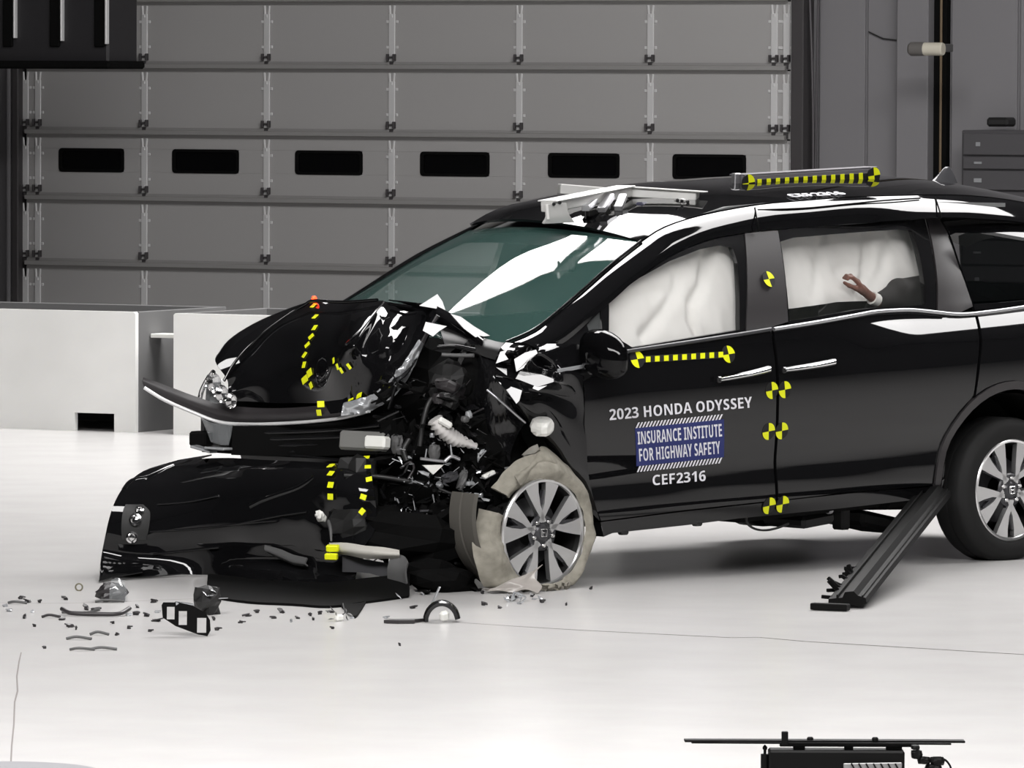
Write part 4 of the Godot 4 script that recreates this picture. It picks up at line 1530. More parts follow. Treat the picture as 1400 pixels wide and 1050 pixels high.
	for e in [[286, 523, -0.86, 0.045], [297, 538, -0.8, 0.04], [310, 548, -0.74, 0.035]]:
		m = MB.new()
		m.lathe([Vector2(0.0, -0.01), Vector2(e[3] * 0.6, 0.0), Vector2(e[3], 0.03), Vector2(e[3] * 1.1, 0.035)], Transform3D(Basis(Vector3.UP, -PI * 0.42), pv(e[0], e[1], e[2]) + Vector3(0.05, 0, 0)), 16)
		part(lamp, "reflector", m, M.chrome)
	px_tube("headlamp_rim", [[292, 508, -0.86], [283, 520, -0.92], [276, 534, -0.96], [273, 546, -0.97]], 0.012, M.chrome, lamp)
	m = MB.new()
	m.box(Transform3D(Basis(Vector3.UP, 0.5), pv(296, 588, -0.98)), Vector3(0.12, 0.2, 0.14), 0.03)
	part(van, "headlamp_housing", m, M.black_plastic)
	m = MB.new()
	m.box(Transform3D(Basis(Vector3.UP, 0.3), pv(275, 600, -0.98)), Vector3(0.08, 0.075, 0.1), 0.012)
	part(van, "headlamp_bracket", m, M.dull_black)
	m = MB.new()
	m.bar(pv(265, 610, -0.9), pv(292, 618, -0.78), 0.06, 0.012)
	m.bar(pv(285, 612, -0.8), pv(312, 614, -0.66), 0.06, 0.012)
	part(van, "lamp_bracket", m, M.clear_grey)
	m = MB.new()
	rows = [[Vector3(275, 572, -0.9), Vector3(283, 590, -0.88), Vector3(288, 604, -0.84)], [Vector3(290, 578, -0.84), Vector3(298, 592, -0.8), Vector3(302, 608, -0.76)], [Vector3(318, 580, -0.74), Vector3(316, 594, -0.74), Vector3(312, 608, -0.72)]]
	m.sheet(refine(from_pixels(rows), 4, 4), 0.005, Vector3(-1, 0, 0.3))
	part(van, "headlamp_lens", m, M.clear_lens)
	# grille below the garnish: backing and bars
	m = MB.new()
	m.sheet(strip_from_pixels([[318, 582, -0.72], [400, 582, -0.42], [480, 574, -0.02], [540, 560, 0.26]], [[316, 622, -0.72], [400, 624, -0.40], [480, 622, 0.02], [545, 620, 0.3]], 3), 0.03, Vector3(-1, 0, 0.4))
	var grille := part(van, "grille", m, M.dull_black)
	for k in 4:
		var y := 590.0 + k * 9.0
		px_tube("grille_bar", [[322, y + 1, -0.72], [370, y + 1.5, -0.54], [420, y, -0.32], [470, y - 3 + k, -0.06], [520, y - 8 + k * 2, 0.18]], 0.011, M.gloss_trim, grille)
	# upper radiator beam and loose panel ends above the bumper
	m = MB.new()
	m.sheet(strip_from_pixels([[333, 612, -0.72], [400, 618, -0.42], [462, 626, -0.1], [510, 628, 0.08]], [[330, 628, -0.74], [400, 632, -0.42], [462, 634, -0.1], [510, 636, 0.1]], 3, 0.02), 0.02, Vector3(-1, 0.5, 0.4))
	part(van, "bumper_top_flange", m, M.gloss_trim)
	m = MB.new()
	m.sheet(strip_from_pixels([[332, 615, -0.76], [360, 619, -0.64], [398, 627, -0.46]], [[334, 628, -0.78], [358, 628, -0.66], [392, 630, -0.48]], 3), 0.006, Vector3(-1, 0.5, 0.4))
	part(van, "torn_flap", m, M.grey_plastic)
	# front bumper cover, pulled off forwards
	rows = [
		[Vector3(232, 632, -1.170), Vector3(262, 628, -1.050), Vector3(312, 626, -0.760), Vector3(366, 629, -0.390), Vector3(420, 631, -0.070), Vector3(462, 634, 0.170), Vector3(505, 638, 0.330)],
		[Vector3(196, 644, -1.090), Vector3(236, 641, -0.970), Vector3(300, 640, -0.680), Vector3(362, 642, -0.310), Vector3(418, 644, 0.010), Vector3(462, 646, 0.250), Vector3(508, 652, 0.410)],
		[Vector3(171, 664, -1.040), Vector3(210, 664, -0.920), Vector3(290, 662, -0.630), Vector3(358, 664, -0.260), Vector3(416, 664, 0.060), Vector3(464, 666, 0.300), Vector3(512, 674, 0.460)],
		[Vector3(158, 684, -1.025), Vector3(198, 688, -0.905), Vector3(286, 686, -0.615), Vector3(355, 688, -0.245), Vector3(416, 690, 0.075), Vector3(466, 694, 0.315), Vector3(515, 700, 0.475)],
		[Vector3(150, 706, -1.020), Vector3(191, 713, -0.900), Vector3(284, 712, -0.610), Vector3(353, 714, -0.240), Vector3(416, 714, 0.080), Vector3(468, 720, 0.320), Vector3(512, 728, 0.480)],
		[Vector3(144, 732, -1.025), Vector3(187, 740, -0.905), Vector3(283, 740, -0.615), Vector3(352, 742, -0.245), Vector3(416, 744, 0.075), Vector3(462, 750, 0.315), Vector3(492, 756, 0.475)],
		[Vector3(138, 764, -1.032), Vector3(183, 768, -0.912), Vector3(284, 766, -0.622), Vector3(352, 772, -0.252), Vector3(414, 776, 0.068), Vector3(458, 782, 0.308), Vector3(486, 786, 0.468)],
		[Vector3(135, 794, -1.040), Vector3(178, 789, -0.920), Vector3(284, 786, -0.630), Vector3(352, 796, -0.260), Vector3(410, 800, 0.060), Vector3(455, 806, 0.300), Vector3(480, 808, 0.460)],
	]
	bumper_grid = refine(from_pixels(rows), 4, 6)
	var gi := bumper_grid.size()
	for i in gi:   # the torn lower edge
		var n := bumper_grid[i].size() as int
		for j in n:
			if i == gi - 1 and j < 26:
				bumper_grid[i][j] += Vector3(0, maxf(0.0, 0.03 * bumps.get_noise_1d(j * 0.9)), 0)
	wrinkle(bumper_grid, 0.015, 0.22, Vector3(-0.8, 0.2, 0.5).normalized(), 0.1)
	m = MB.new()
	m.sheet(bumper_grid, 0.006, Vector3(-1, 0.3, 0.5))
	var bumper := part(van, "front_bumper_cover", m, M.paint)
	# far side return of the cover
	m = MB.new()
	var ret := []
	for i in range(0, gi, 4):
		var p: Vector3 = bumper_grid[i][0]
		ret.append([p, p + Vector3(0.10, 0.0, -0.06), p + Vector3(0.3, 0.02, -0.05)])
	m.sheet(refine(ret, 3, 3), 0.006, Vector3(0, 0, -1))
	part(van, "front_bumper_return", m, M.paint)
	# fog lamp: three stacked lamps in a dark pocket
	m = MB.new()
	var pocket := []
	for e in [[172, 196, 690], [168, 205, 700], [166, 204, 720], [167, 200, 738]]:
		var row := []
		for k in 4:
			var h := cast(bumper_grid, lerpf(e[0], e[1], k / 3.0), e[2])
			row.append(h[0] + h[1] * 0.004)
		pocket.append(row)
	m.sheet(refine(pocket, 3, 3), 0.004, Vector3(-1, 0, 0.5))
	var fog := part(bumper, "fog_lamp_bezel", m, M.black_plastic)
	for e in [[192, 698, 0.016], [186, 711, 0.022], [181, 735, 0.020]]:
		var h := cast(bumper_grid, e[0], e[1])
		var z: Vector3 = h[1]
		var x := Vector3.UP.cross(z).normalized()
		m = MB.new()
		m.lathe([Vector2(e[2] * 1.5, 0.0), Vector2(e[2] * 1.4, 0.012), Vector2(e[2], 0.014), Vector2(e[2] * 0.7, 0.005), Vector2(0, 0.008)], Transform3D(Basis(x, z.cross(x), z), h[0] + z * 0.004), 12)
		part(fog, "fog_lamp", m, M.chrome)
	# tubes added on the cover so their paint catches light as streaks
	for e in [[[[170, 668], [176, 660], [184, 655], [200, 652], [214, 646], [226, 640], [236, 636]], 0.016], [[[342, 692], [358, 684], [380, 676], [404, 668], [418, 660], [428, 652]], 0.017]]:
		m = MB.new()
		var roll := []
		for q in e[0]:
			var h := cast(bumper_grid, q[0], q[1])
			roll.append(h[0] - h[1] * e[1] * 0.55)
		m.tube(curve(roll, 4), e[1], 12)
		part(bumper, "streak_tube", m, M.paint)
	# lower intake lips moulded across the cover
	for e in [[[215, 690], [260, 686], [300, 678]], [[205, 727], [280, 722], [330, 716], [380, 712]], [[330, 716], [380, 706], [420, 700]], [[210, 758], [262, 752], [300, 748]]]:
		m = MB.new()
		var lip := []
		for q in e:
			var h := cast(bumper_grid, q[0], q[1])
			lip.append(h[0] + h[1] * 0.004)
		m.tube(curve(lip, 5), 0.006, 6)
		part(bumper, "moulded_lip", m, M.gloss_trim)
	# intake panels: dark recess panel and grey torn duct
	m = MB.new()
	var duct := []
	for e in [[366, 744, 372, 756], [388, 750, 392, 768], [405, 757, 408, 774], [424, 762, 424, 778]]:
		var h1 := cast(bumper_grid, e[0], e[1])
		var h2 := cast(bumper_grid, e[2], e[3])
		duct.append([h1[0] + h1[1] * 0.02, (h1[0] + h2[0]) * 0.5 + h1[1] * 0.035, h2[0] + h2[1] * 0.02])
	m.sheet(refine(duct, 3, 3), 0.008, Vector3(-1, 0.3, 0.5))
	part(van, "torn_duct", m, M.grey_plastic)
	# undertray pushed out on the floor
	m = MB.new()
	rows = [
		[Vector3(284, 784, -0.60), Vector3(340, 790, -0.25), Vector3(400, 794, 0.1), Vector3(450, 796, 0.36), Vector3(500, 790, 0.56), Vector3(560, 784, 0.7)],
		[Vector3(283, 800, -0.45), Vector3(340, 806, -0.05), Vector3(400, 808, 0.3), Vector3(450, 812, 0.56), Vector3(500, 806, 0.72), Vector3(560, 800, 0.8)],
		[Vector3(283, 814, 0.0), Vector3(340, 822, 0.3), Vector3(400, 825, 0.6), Vector3(450, 828, 0.8), Vector3(500, 822, 0.86), Vector3(560, 814, 0.88)],
	]
	m.sheet(refine(from_pixels(rows), 4, 4), 0.012, Vector3(-1, 1, 0.3))
	part(van, "undertray", m, M.dull_black)
	m = MB.new()
	rows = [[Vector3(466, 826, 0.8), Vector3(492, 824, 0.9), Vector3(500, 822, 0.9)], [Vector3(476, 838, 0.9), Vector3(486, 842, 0.95), Vector3(494, 832, 0.95)]]
	m.sheet(refine(from_pixels(rows), 3, 3), 0.012, Vector3(-1, 1, 0.3))
	part(van, "undertray_tab", m, M.dull_black)
	# bent aluminium beam end with white paint on it
	m = MB.new()
	rows = [
		[Vector3(450, 742, 0.36), Vector3(474, 742, 0.46), Vector3(500, 746, 0.56), Vector3(524, 748, 0.64), Vector3(546, 752, 0.7)],
		[Vector3(450, 752, 0.36), Vector3(474, 752, 0.48), Vector3(500, 755, 0.58), Vector3(524, 757, 0.66), Vector3(546, 758, 0.72)],
		[Vector3(452, 758, 0.34), Vector3(474, 759, 0.46), Vector3(500, 764, 0.56), Vector3(524, 764, 0.64), Vector3(546, 764, 0.7)],
	]
	m.sheet(refine(from_pixels(rows), 3, 3), 0.01, Vector3(-1, 0.4, 0.5))
	part(van, "bumper_beam", m, mat("scuffed_white", Color(0.72, 0.71, 0.68), 0.5))
	m = MB.new()
	m.sheet(strip_from_pixels([[468, 760, 0.42], [506, 766, 0.54], [546, 772, 0.66]], [[468, 782, 0.42], [506, 784, 0.54], [540, 796, 0.66]], 3), 0.01, Vector3(-1, 0, 0.4))
	part(van, "crumpled_panel", m, M.cabin_dark)
	m = MB.new()
	m.sheet(strip_from_pixels([[536, 756, 0.66], [552, 760, 0.72], [558, 768, 0.76]], [[530, 800, 0.66], [548, 804, 0.74], [556, 800, 0.78]], 4, 0.02), 0.01, Vector3(-1, 0, 0.4))
	part(van, "crumpled_panel", m, M.grey_plastic)
	build_fender()


func facet(called: String, outline: Array, v: float, normal: Vector3, material: Material, thick := 0.004) -> void:   # a flat facet in its own plane, tilted to mirror the light banks
	var c := Vector2()
	for q in outline:
		c += Vector2(q[0], q[1]) / outline.size()
	var o := pv(c.x, c.y, v)
	var e := van_xf.affine_inverse() * EYE
	var pts := []
	for q in outline:
		var d := van_xf.basis.inverse() * ray(q[0], q[1])
		pts.append(e + d * ((o - e).dot(normal) / d.dot(normal)))
	var m := MB.new()
	var back := -normal.normalized() * thick
	m.poly(pts, normal)
	var rear := []
	for p in pts:
		rear.append(p + back)
	m.poly(rear, -normal)
	for i in pts.size():
		var j := (i + 1) % pts.size()
		m.poly([pts[i], pts[j], rear[j], rear[i]], pts[i] + pts[j] - o * 2.0)
	part(van, called, m, material)


func build_fender() -> void:
	var rows := [
		[Vector3(690, 468, 0.80), Vector3(708, 470, 0.83), Vector3(730, 470, 0.86), Vector3(752, 470, 0.89), Vector3(776, 470, 0.91), Vector3(800, 472, 0.93)],
		[Vector3(681, 482, 0.84), Vector3(700, 482, 0.90), Vector3(720, 484, 0.84), Vector3(738, 484, 0.93), Vector3(766, 488, 0.93), Vector3(798, 490, 0.95)],
		[Vector3(678, 497, 0.82), Vector3(698, 500, 0.80), Vector3(716, 502, 0.90), Vector3(742, 506, 0.88), Vector3(768, 506, 0.96), Vector3(797, 510, 0.96)],
		[Vector3(678, 512, 0.87), Vector3(698, 514, 0.95), Vector3(722, 516, 1.0), Vector3(752, 518, 1.02), Vector3(772, 524, 0.96), Vector3(797, 530, 0.965)],
		[Vector3(684, 526, 0.84), Vector3(702, 530, 0.88), Vector3(722, 530, 0.88), Vector3(748, 532, 0.92), Vector3(772, 542, 0.93), Vector3(798, 550, 0.965)],
		[Vector3(696, 545, 0.86), Vector3(710, 550, 0.90), Vector3(728, 548, 0.90), Vector3(750, 555, 0.93), Vector3(775, 565, 0.94), Vector3(800, 575, 0.96)],
		[Vector3(709, 564, 0.86), Vector3(722, 572, 0.88), Vector3(738, 574, 0.90), Vector3(758, 582, 0.92), Vector3(780, 594, 0.94), Vector3(802, 604, 0.96)],
		[Vector3(722, 582, 0.84), Vector3(736, 594, 0.86), Vector3(750, 606, 0.88), Vector3(768, 618, 0.91), Vector3(786, 634, 0.93), Vector3(804, 645, 0.955)],
		[Vector3(742, 600, 0.84), Vector3(756, 614, 0.86), Vector3(768, 632, 0.88), Vector3(782, 655, 0.90), Vector3(798, 672, 0.92), Vector3(812, 684, 0.94)],
		[Vector3(756, 624, 0.82), Vector3(768, 640, 0.84), Vector3(780, 660, 0.86), Vector3(793, 682, 0.88), Vector3(808, 700, 0.91), Vector3(820, 712, 0.92)],
	]
	var g := refine(from_pixels(rows), 4, 5)
	var m := MB.new()
	m.sheet(g, 0.006, Vector3(-0.2, 0.2, 1))
	part(van, "front_fender", m, M.paint)
	px_tube("fender_highlight", [[666, 533, 0.80], [684, 548, 0.86], [704, 566, 0.88], [718, 578, 0.88]], 0.006, M.bare_metal)  # bare metal tube drawn as the highlight along the lower front edge
	# crushed inner wing in front of it
	m = MB.new()
	rows = [
		[Vector3(642, 462, 0.60), Vector3(662, 478, 0.68), Vector3(684, 500, 0.80), Vector3(694, 545, 0.85), Vector3(716, 580, 0.86)],
		[Vector3(630, 480, 0.56), Vector3(654, 500, 0.64), Vector3(668, 534, 0.78), Vector3(688, 568, 0.80), Vector3(706, 598, 0.80)],
		[Vector3(624, 510, 0.54), Vector3(644, 540, 0.60), Vector3(660, 572, 0.70), Vector3(676, 600, 0.74), Vector3(698, 622, 0.76)],
		[Vector3(626, 560, 0.52), Vector3(644, 590, 0.58), Vector3(660, 618, 0.66), Vector3(680, 640, 0.70), Vector3(700, 650, 0.72)],
	]
	g = refine(from_pixels(rows), 5, 5)
	wrinkle(g, 0.03, 0.13, Vector3(-0.6, 0.2, 0.7).normalized(), 0.2)
	m.sheet(g, 0.006, Vector3(-0.5, 0.2, 1))
	part(van, "inner_wing", m, M.gloss_trim)
	# facets added over the fender, tilted so their paint mirrors the light bank
	var tip := Vector3(0.05, 0.70, 0.70)
	facet("fender_glint", [[678, 497], [684, 481], [694, 478], [690, 484], [695, 491], [686, 494]], 0.95, tip, M.paint)
	facet("fender_glint", [[706, 508], [703, 491], [718, 482], [733, 478], [735, 483], [722, 491], [716, 503]], 0.99, tip, M.paint)
	facet("fender_glint", [[678, 502], [690, 506], [716, 514], [740, 512], [757, 518], [757, 522], [735, 529], [712, 520], [694, 514]], 1.02, Vector3(-0.02, 0.66, 0.75), M.paint)
	facet("fender_glint", [[678, 514], [694, 517], [706, 524], [714, 533], [710, 548], [706, 552], [696, 536], [683, 524]], 1.03, Vector3(0.0, 0.70, 0.70), M.paint)
	facet("fender_glint", [[712, 524], [722, 530], [724, 536], [718, 536]], 1.03, tip, M.paint)
	facet("fender_glint", [[734, 521], [756, 519], [750, 526], [736, 534], [728, 531]], 1.05, tip, M.paint)
	# white bottle and brackets over the wheel
	rng.seed = 5
	var o := part_mesh(van, "washer_bottle", lump(rng, Vector3(0.10, 0.075, 0.1), 0.1), M.white_plastic)
	o.position = pv(741, 583, 0.93)
	o.rotation = Vector3(0.2, 0.3, 0.25)
	m = MB.new()
	m.sheet(strip_from_pixels([[713, 622, 0.84], [724, 612, 0.88], [735, 607, 0.9]], [[716, 622, 0.86], [730, 620, 0.9], [737, 614, 0.92]], 3), 0.01, Vector3(-0.2, 0.3, 1))
	part(van, "wheel_bracket", m, mat("scuffed_grey", Color(0.5, 0.49, 0.46), 0.6))
	m = MB.new()
	var liner := []
	for e in [[712, 664, 0.94, 702, 648], [726, 648, 0.92, 722, 630], [742, 640, 0.92, 740, 610], [758, 640, 0.94, 758, 620], [768, 650, 0.94, 772, 634]]:
		liner.append([pv(e[0], e[1], e[2] + 0.02), pv((e[0] + e[3]) * 0.5, (e[1] + e[4]) * 0.5, e[2] + 0.03), pv(e[3], e[4], e[2] - 0.03)])
	m.sheet(refine(liner, 4, 3), 0.012, Vector3(-0.2, 0.2, 1))
	part(van, "torn_tyre_flap", m, M.dusty_rubber)
	# door mirror
	m = MB.new()
	var c := pv(826, 486, 1.10)
	var g2 := []
	for i in 13:
		var lat := PI * i / 12
		var row := []
		for j in 21:
			var lon := TAU * j / 20
			var d := Vector3(cos(lat), sin(lat) * cos(lon), sin(lat) * sin(lon))
			var p := Vector3(d.x * 0.085, signf(d.y) * pow(absf(d.y), 0.8) * 0.105, d.z * 0.15)
			p.y += 0.02 * d.x * 0.5 + (0.012 if d.y > 0 else 0.0) - 0.03 * d.z
			if d.x > 0.35:
				p.x = 0.35 * 0.085 + (d.x - 0.35) * 0.02
			row.append(c + p)
		g2.append(row)
	m.sheet(g2, 0.0, Vector3(0, 0, 1) if true else Vector3.UP)
	var mir := part(van, "door_mirror", m, M.paint)
	m = MB.new()
	m.bar(c + Vector3(0.0, -0.07, -0.05), c + Vector3(0.04, -0.085, -0.2), 0.09, 0.04, Vector3.UP, 0.012)
	part(mir, "mirror_arm", m, M.gloss_trim)
	m = MB.new()
	m.bar(pv(762, 507, 0.955), pv(798, 501, 0.97), 0.012, 0.018, Vector3.UP, 0.005)
	part(van, "fender_vent", m, M.clear_grey)


func build_engine_bay() -> void:
	# big dark masses first
	var big := [
		["engine_block", 585, 560, 0.12, Vector3(0.55, 0.62, 0.75), Vector3(0.1, 0.2, 0.1)],
		["gearbox", 600, 660, 0.28, Vector3(0.5, 0.4, 0.6), Vector3(0.0, 0.3, 0.2)],
		["subframe", 560, 730, 0.42, Vector3(0.6, 0.24, 0.6), Vector3(0.1, 0.2, -0.1)],
		["radiator_core", 545, 690, 0.26, Vector3(0.16, 0.4, 0.75), Vector3(0.0, 0.25, 0.1)],
		["crumpled_rail", 640, 700, 0.60, Vector3(0.5, 0.2, 0.2), Vector3(0.1, 0.2, 0.2)],
		["suspension_tower", 655, 540, 0.52, Vector3(0.3, 0.5, 0.3), Vector3(0, 0.2, 0.1)],
		["wheel_housing", 665, 620, 0.62, Vector3(0.4, 0.4, 0.25), Vector3(0, 0, 0)],
		["steering_knuckle", 655, 745, 0.62, Vector3(0.35, 0.3, 0.2), Vector3(0, 0.2, 0.3)],
		["battery_box", 617, 525, 0.50, Vector3(0.22, 0.2, 0.2), Vector3(0.1, 0.3, -0.1)],
		["splash_shield", 600, 790, 0.66, Vector3(0.36, 0.16, 0.3), Vector3(0.2, 0.3, -0.3)],
	]
	for e in big:
		chunk(e[0], e[1], e[2], e[3], e[4], e[5], M.dull_black if e[0] != "battery_box" else M.black_plastic, 0.35)
	# recognisable pieces
	chunk("intake_box", 616, 532, 0.60, Vector3(0.20, 0.06, 0.12), Vector3(0.2, 0.3, -0.35), M.satin_trim, 0.12)
	chunk("air_filter", 612, 548, 0.62, Vector3(0.10, 0.07, 0.10), Vector3(0.2, 0.3, -0.35), M.black_plastic, 0.2)
	chunk("horn", 599, 545, 0.63, Vector3(0.05, 0.05, 0.05), Vector3(0, 0, 0), M.satin_trim, 0.1)
	chunk("connector", 641, 567, 0.72, Vector3(0.03, 0.035, 0.03), Vector3(0, 0, 0.3), M.clear_grey, 0.2)
	chunk("connector", 636, 573, 0.72, Vector3(0.04, 0.03, 0.03), Vector3(0, 0, 0.1), M.grey_plastic, 0.2)
	chunk("connector", 591, 595, 0.66, Vector3(0.022, 0.022, 0.022), Vector3(0, 0, 0), M.clear_grey, 0.2)
	chunk("connector", 601, 663, 0.66, Vector3(0.03, 0.03, 0.03), Vector3(0.3, 0, 0.8), M.clear_grey, 0.2)
	chunk("connector", 657, 677, 0.76, Vector3(0.022, 0.022, 0.022), Vector3(0, 0, 0), M.clear_grey, 0.2)
	# ribbed silver hose
	var line := []
	for q in [[594, 573, 0.70], [602, 585, 0.71], [612, 593, 0.72], [622, 600, 0.73], [634, 604, 0.74], [650, 610, 0.75]]:
		line.append(pv(q[0], q[1], q[2]))
	var fine := curve(line, 8)
	var rr := []
	for i in fine.size():
		rr.append((0.034 if i < 24 else 0.034 - 0.0012 * (i - 24)) * (1.0 + 0.2 * sin(i * 1.6)))
	var m := MB.new()
	m.tube(fine, rr, 12)
	part(van, "ribbed_hose", m, mat("silver_hose", Color(0.85, 0.84, 0.83), 0.4, 0.4))
	m = MB.new()
	m.bar(pv(600, 573, 0.74), pv(617, 583, 0.76), 0.03, 0.03, Vector3.UP, 0.008)
	part(van, "hose_clamp", m, M.white_plastic)
	# lamp box end
	m = MB.new()
	m.box(Transform3D(Basis(Vector3.UP, 0.25) * Basis(Vector3(0, 0, 1), -0.12), pv(498, 603, 0.30)), Vector3(0.06, 0.09, 0.26), 0.012)
	part(van, "lamp_module", m, mat("smoky_grey", Color(0.45, 0.45, 0.44), 0.4))
	m = MB.new()
	m.box(Transform3D(Basis(Vector3.UP, 0.25) * Basis(Vector3(0, 0, 1), -0.12), pv(516, 605, 0.40)), Vector3(0.06, 0.06, 0.12), 0.01)
	part(van, "lamp_module_end", m, M.white_plastic)
	chunk("headlamp_shell", 543, 608, 0.46, Vector3(0.05, 0.09, 0.06), Vector3(0.1, 0, 0.2), M.grey_plastic, 0.3)
	# white triangular plate under a bright rod
	m = MB.new()
	var a := pv(578, 636, 0.68)
	var b := pv(604, 637, 0.72)
	var c := pv(591, 648, 0.70)
	m.prism(PackedVector2Array([Vector2(0, 0), Vector2(0.11, 0.0), Vector2(0.055, -0.045)]), Transform3D(Basis(Vector3.UP, -0.25), a), 0.01)
	part(van, "white_plate", m, M.white_plastic)
	px_tube("bright_rod", [[575, 627, 0.68], [608, 631, 0.72]], 0.007, M.bare_metal)
	px_tube("bright_rod", [[608, 631, 0.73], [617, 624, 0.74], [628, 628, 0.75]], 0.009, M.bare_metal)
	px_tube("bright_rod", [[616, 608, 0.73], [618, 622, 0.74], [624, 626, 0.75]], 0.004, M.clear_grey)
	chunk("pump", 594, 618, 0.66, Vector3(0.05, 0.07, 0.05), Vector3(0, 0, 0), M.grey_plastic, 0.2)
	chunk("bracket", 616, 652, 0.72, Vector3(0.08, 0.04, 0.05), Vector3(0.2, 0, 0.2), M.alloy_dark, 0.4)
	chunk("bracket", 632, 656, 0.74, Vector3(0.03, 0.09, 0.04), Vector3(0.2, 0, -0.2), M.grey_plastic, 0.4)
	chunk("bracket", 642, 661, 0.75, Vector3(0.05, 0.02, 0.03), Vector3(0, 0, 0), M.clear_grey, 0.3)
	m = MB.new()
	m.bar(pv(660, 653, 0.78), pv(676, 645, 0.8), 0.03, 0.02, Vector3.UP, 0.004)
	part(van, "torn_strip", m, M.white_plastic)
	px_tube("hose", [[690, 641, 0.82], [702, 640, 0.85], [714, 644, 0.88]], 0.008, M.grey_plastic)
	px_tube("hose", [[600, 668, 0.68], [620, 676, 0.72], [640, 682, 0.75], [662, 686, 0.78]], 0.007, M.black_plastic)
	px_tube("hose", [[548, 640, 0.5], [560, 632, 0.54], [566, 640, 0.55], [558, 655, 0.54]], 0.006, M.satin_trim)
	px_tube("hose", [[560, 600, 0.5], [552, 615, 0.5], [556, 630, 0.52]], 0.014, M.black_plastic)
	px_tube("hose", [[590, 545, 0.6], [584, 556, 0.6], [578, 580, 0.6], [574, 610, 0.6]], 0.012, M.black_plastic)
	px_tube("bright_bar", [[574, 699, 0.62], [602, 698, 0.66], [630, 698, 0.70]], 0.007, M.alloy_dark)
	px_tube("bright_bar", [[582, 704, 0.64], [602, 716, 0.68]], 0.010, M.grey_plastic)
	px_tube("pipe", [[470, 650, 0.3], [520, 652, 0.4], [570, 660, 0.55], [600, 664, 0.62]], 0.012, M.black_plastic)
	px_tube("pipe", [[505, 700, 0.40], [540, 712, 0.48], [580, 725, 0.58], [630, 722, 0.68]], 0.016, M.black_plastic)
	chunk("cooler_tank", 488, 668, 0.26, Vector3(0.16, 0.3, 0.2), Vector3(0, 0.2, 0), M.black_plastic, 0.2)
	chunk("air_duct", 480, 716, 0.32, Vector3(0.14, 0.16, 0.24), Vector3(0, 0.2, 0.1), M.black_plastic, 0.3)
	chunk("white_chip", 438, 706, 0.24, Vector3(0.04, 0.05, 0.05), Vector3(0.3, 0, 0.7), M.white_plastic, 0.3)
	px_tube("hanging_strip", [[449, 712, 0.32], [452, 724, 0.36], [453, 740, 0.38]], [0.007, 0.008, 0.009, 0.009, 0.009, 0.008, 0.007, 0.006, 0.005], M.grey_plastic)
	# the many small crushed scraps in between: one heap
	for group in [[260, M.dull_black, 0.02, 0.06], [150, M.gloss_trim, 0.012, 0.05], [60, M.satin_trim, 0.008, 0.03]]:
		m = MB.new()
		rng.seed = 99 + int(group[0])
		for i in group[0]:
			var px := 520.0 + 190.0 * rng.randf()
			var py := 520.0 + 290.0 * rng.randf()
			if px > 640 + (py - 520) * 0.35 or (py > 700 and px > 650):
				px -= 80
			var v := 0.30 + 0.40 * (px - 500) / 160.0 + 0.08 * rng.randf()
			scrap(m, pv(px, py, v), rng.randf_range(group[2], group[3]))
		part(van, "crushed_scraps", m, group[1]).set_meta("kind", "stuff")
	m = MB.new()
	for i in 170:
		var px := 540.0 + 130.0 * rng.randf()
		var py := 600.0 + 210.0 * rng.randf()
		if py > 700:
			px = 470.0 + 120.0 * rng.randf()
			py = 700.0 + 120.0 * rng.randf()
		var v := 0.36 + 0.42 * (px - 500) / 160.0 + 0.06 * rng.randf()
		scrap(m, pv(px, py, v), rng.randf_range(0.006, 0.022))
	part(van, "bright_scraps", m, M.clear_grey).set_meta("kind", "stuff")


func scrap(m: MB, at: Vector3, size: float) -> void:
	var b := Basis.from_euler(Vector3(rng.randf() * 6, rng.randf() * 6, rng.randf() * 6))
	if rng.randf() < 0.3:
		m.bar(at, at + b.x * size * 3.0, size * 0.3, size * 0.25, Vector3.UP, 0.001)
		return
	var pts := []
	for k in 5:
		var a := TAU * k / 5
		pts.append(at + b * (Vector3(cos(a) * 1.5, sin(a) * 0.6, rng.randf_range(-0.3, 0.3)) * size * rng.randf_range(0.5, 1.1)))
	var tip := at + b.z * size * 0.25
	var low := at - b.z * size * 0.2
	for k in 5:
		m.flat(pts[k], pts[(k + 1) % 5], tip, pts[k] - low)
		m.flat(pts[k], pts[(k + 1) % 5], low, pts[k] - tip)


# ---------------------------------------------------------------- stickers and lettering on the van

func side_uv(px: float, py: float) -> Vector2:
	var p := ps(px, py)
	return Vector2(p.x, p.y)


func side_xy(q: Vector2, off: float) -> Vector3:
	return Vector3(q.x, q.y, side_v(q.x, q.y) + off)


func side_target(px: float, py: float, r: float, tilt := 0.0, off := 0.002) -> void:   # round black marker with two yellow quarters
	var c := side_uv(px, py)
	var m := MB.new()
	var rim := []
	for k in 25:
		var a := TAU * k / 24
		rim.append(c + Vector2(cos(a), sin(a)) * r)
	for k in 24:
		m.flat(side_xy(c, off), side_xy(rim[k], off), side_xy(rim[k + 1], off), Vector3(0, 0, 1))
		m.poly([side_xy(rim[k], off), side_xy(rim[k + 1], off), side_xy(rim[k + 1], off - 0.002), side_xy(rim[k], off - 0.002)], Vector3(rim[k].x - c.x, rim[k].y - c.y, 0))
	var t := part(van, "target_marker", m, M.target_black)
	for h in 2:
		m = MB.new()
		for k in 8:
			var a := tilt + PI * h + PI / 2 * k / 8
			var b := tilt + PI * h + PI / 2 * (k + 1) / 8
			m.flat(side_xy(c, off + 0.0015), side_xy(c + Vector2(cos(a), sin(a)) * r, off + 0.0015), side_xy(c + Vector2(cos(b), sin(b)) * r, off + 0.0015), Vector3(0, 0, 1))
		part(t, "yellow_quarter", m, M.target_yellow)


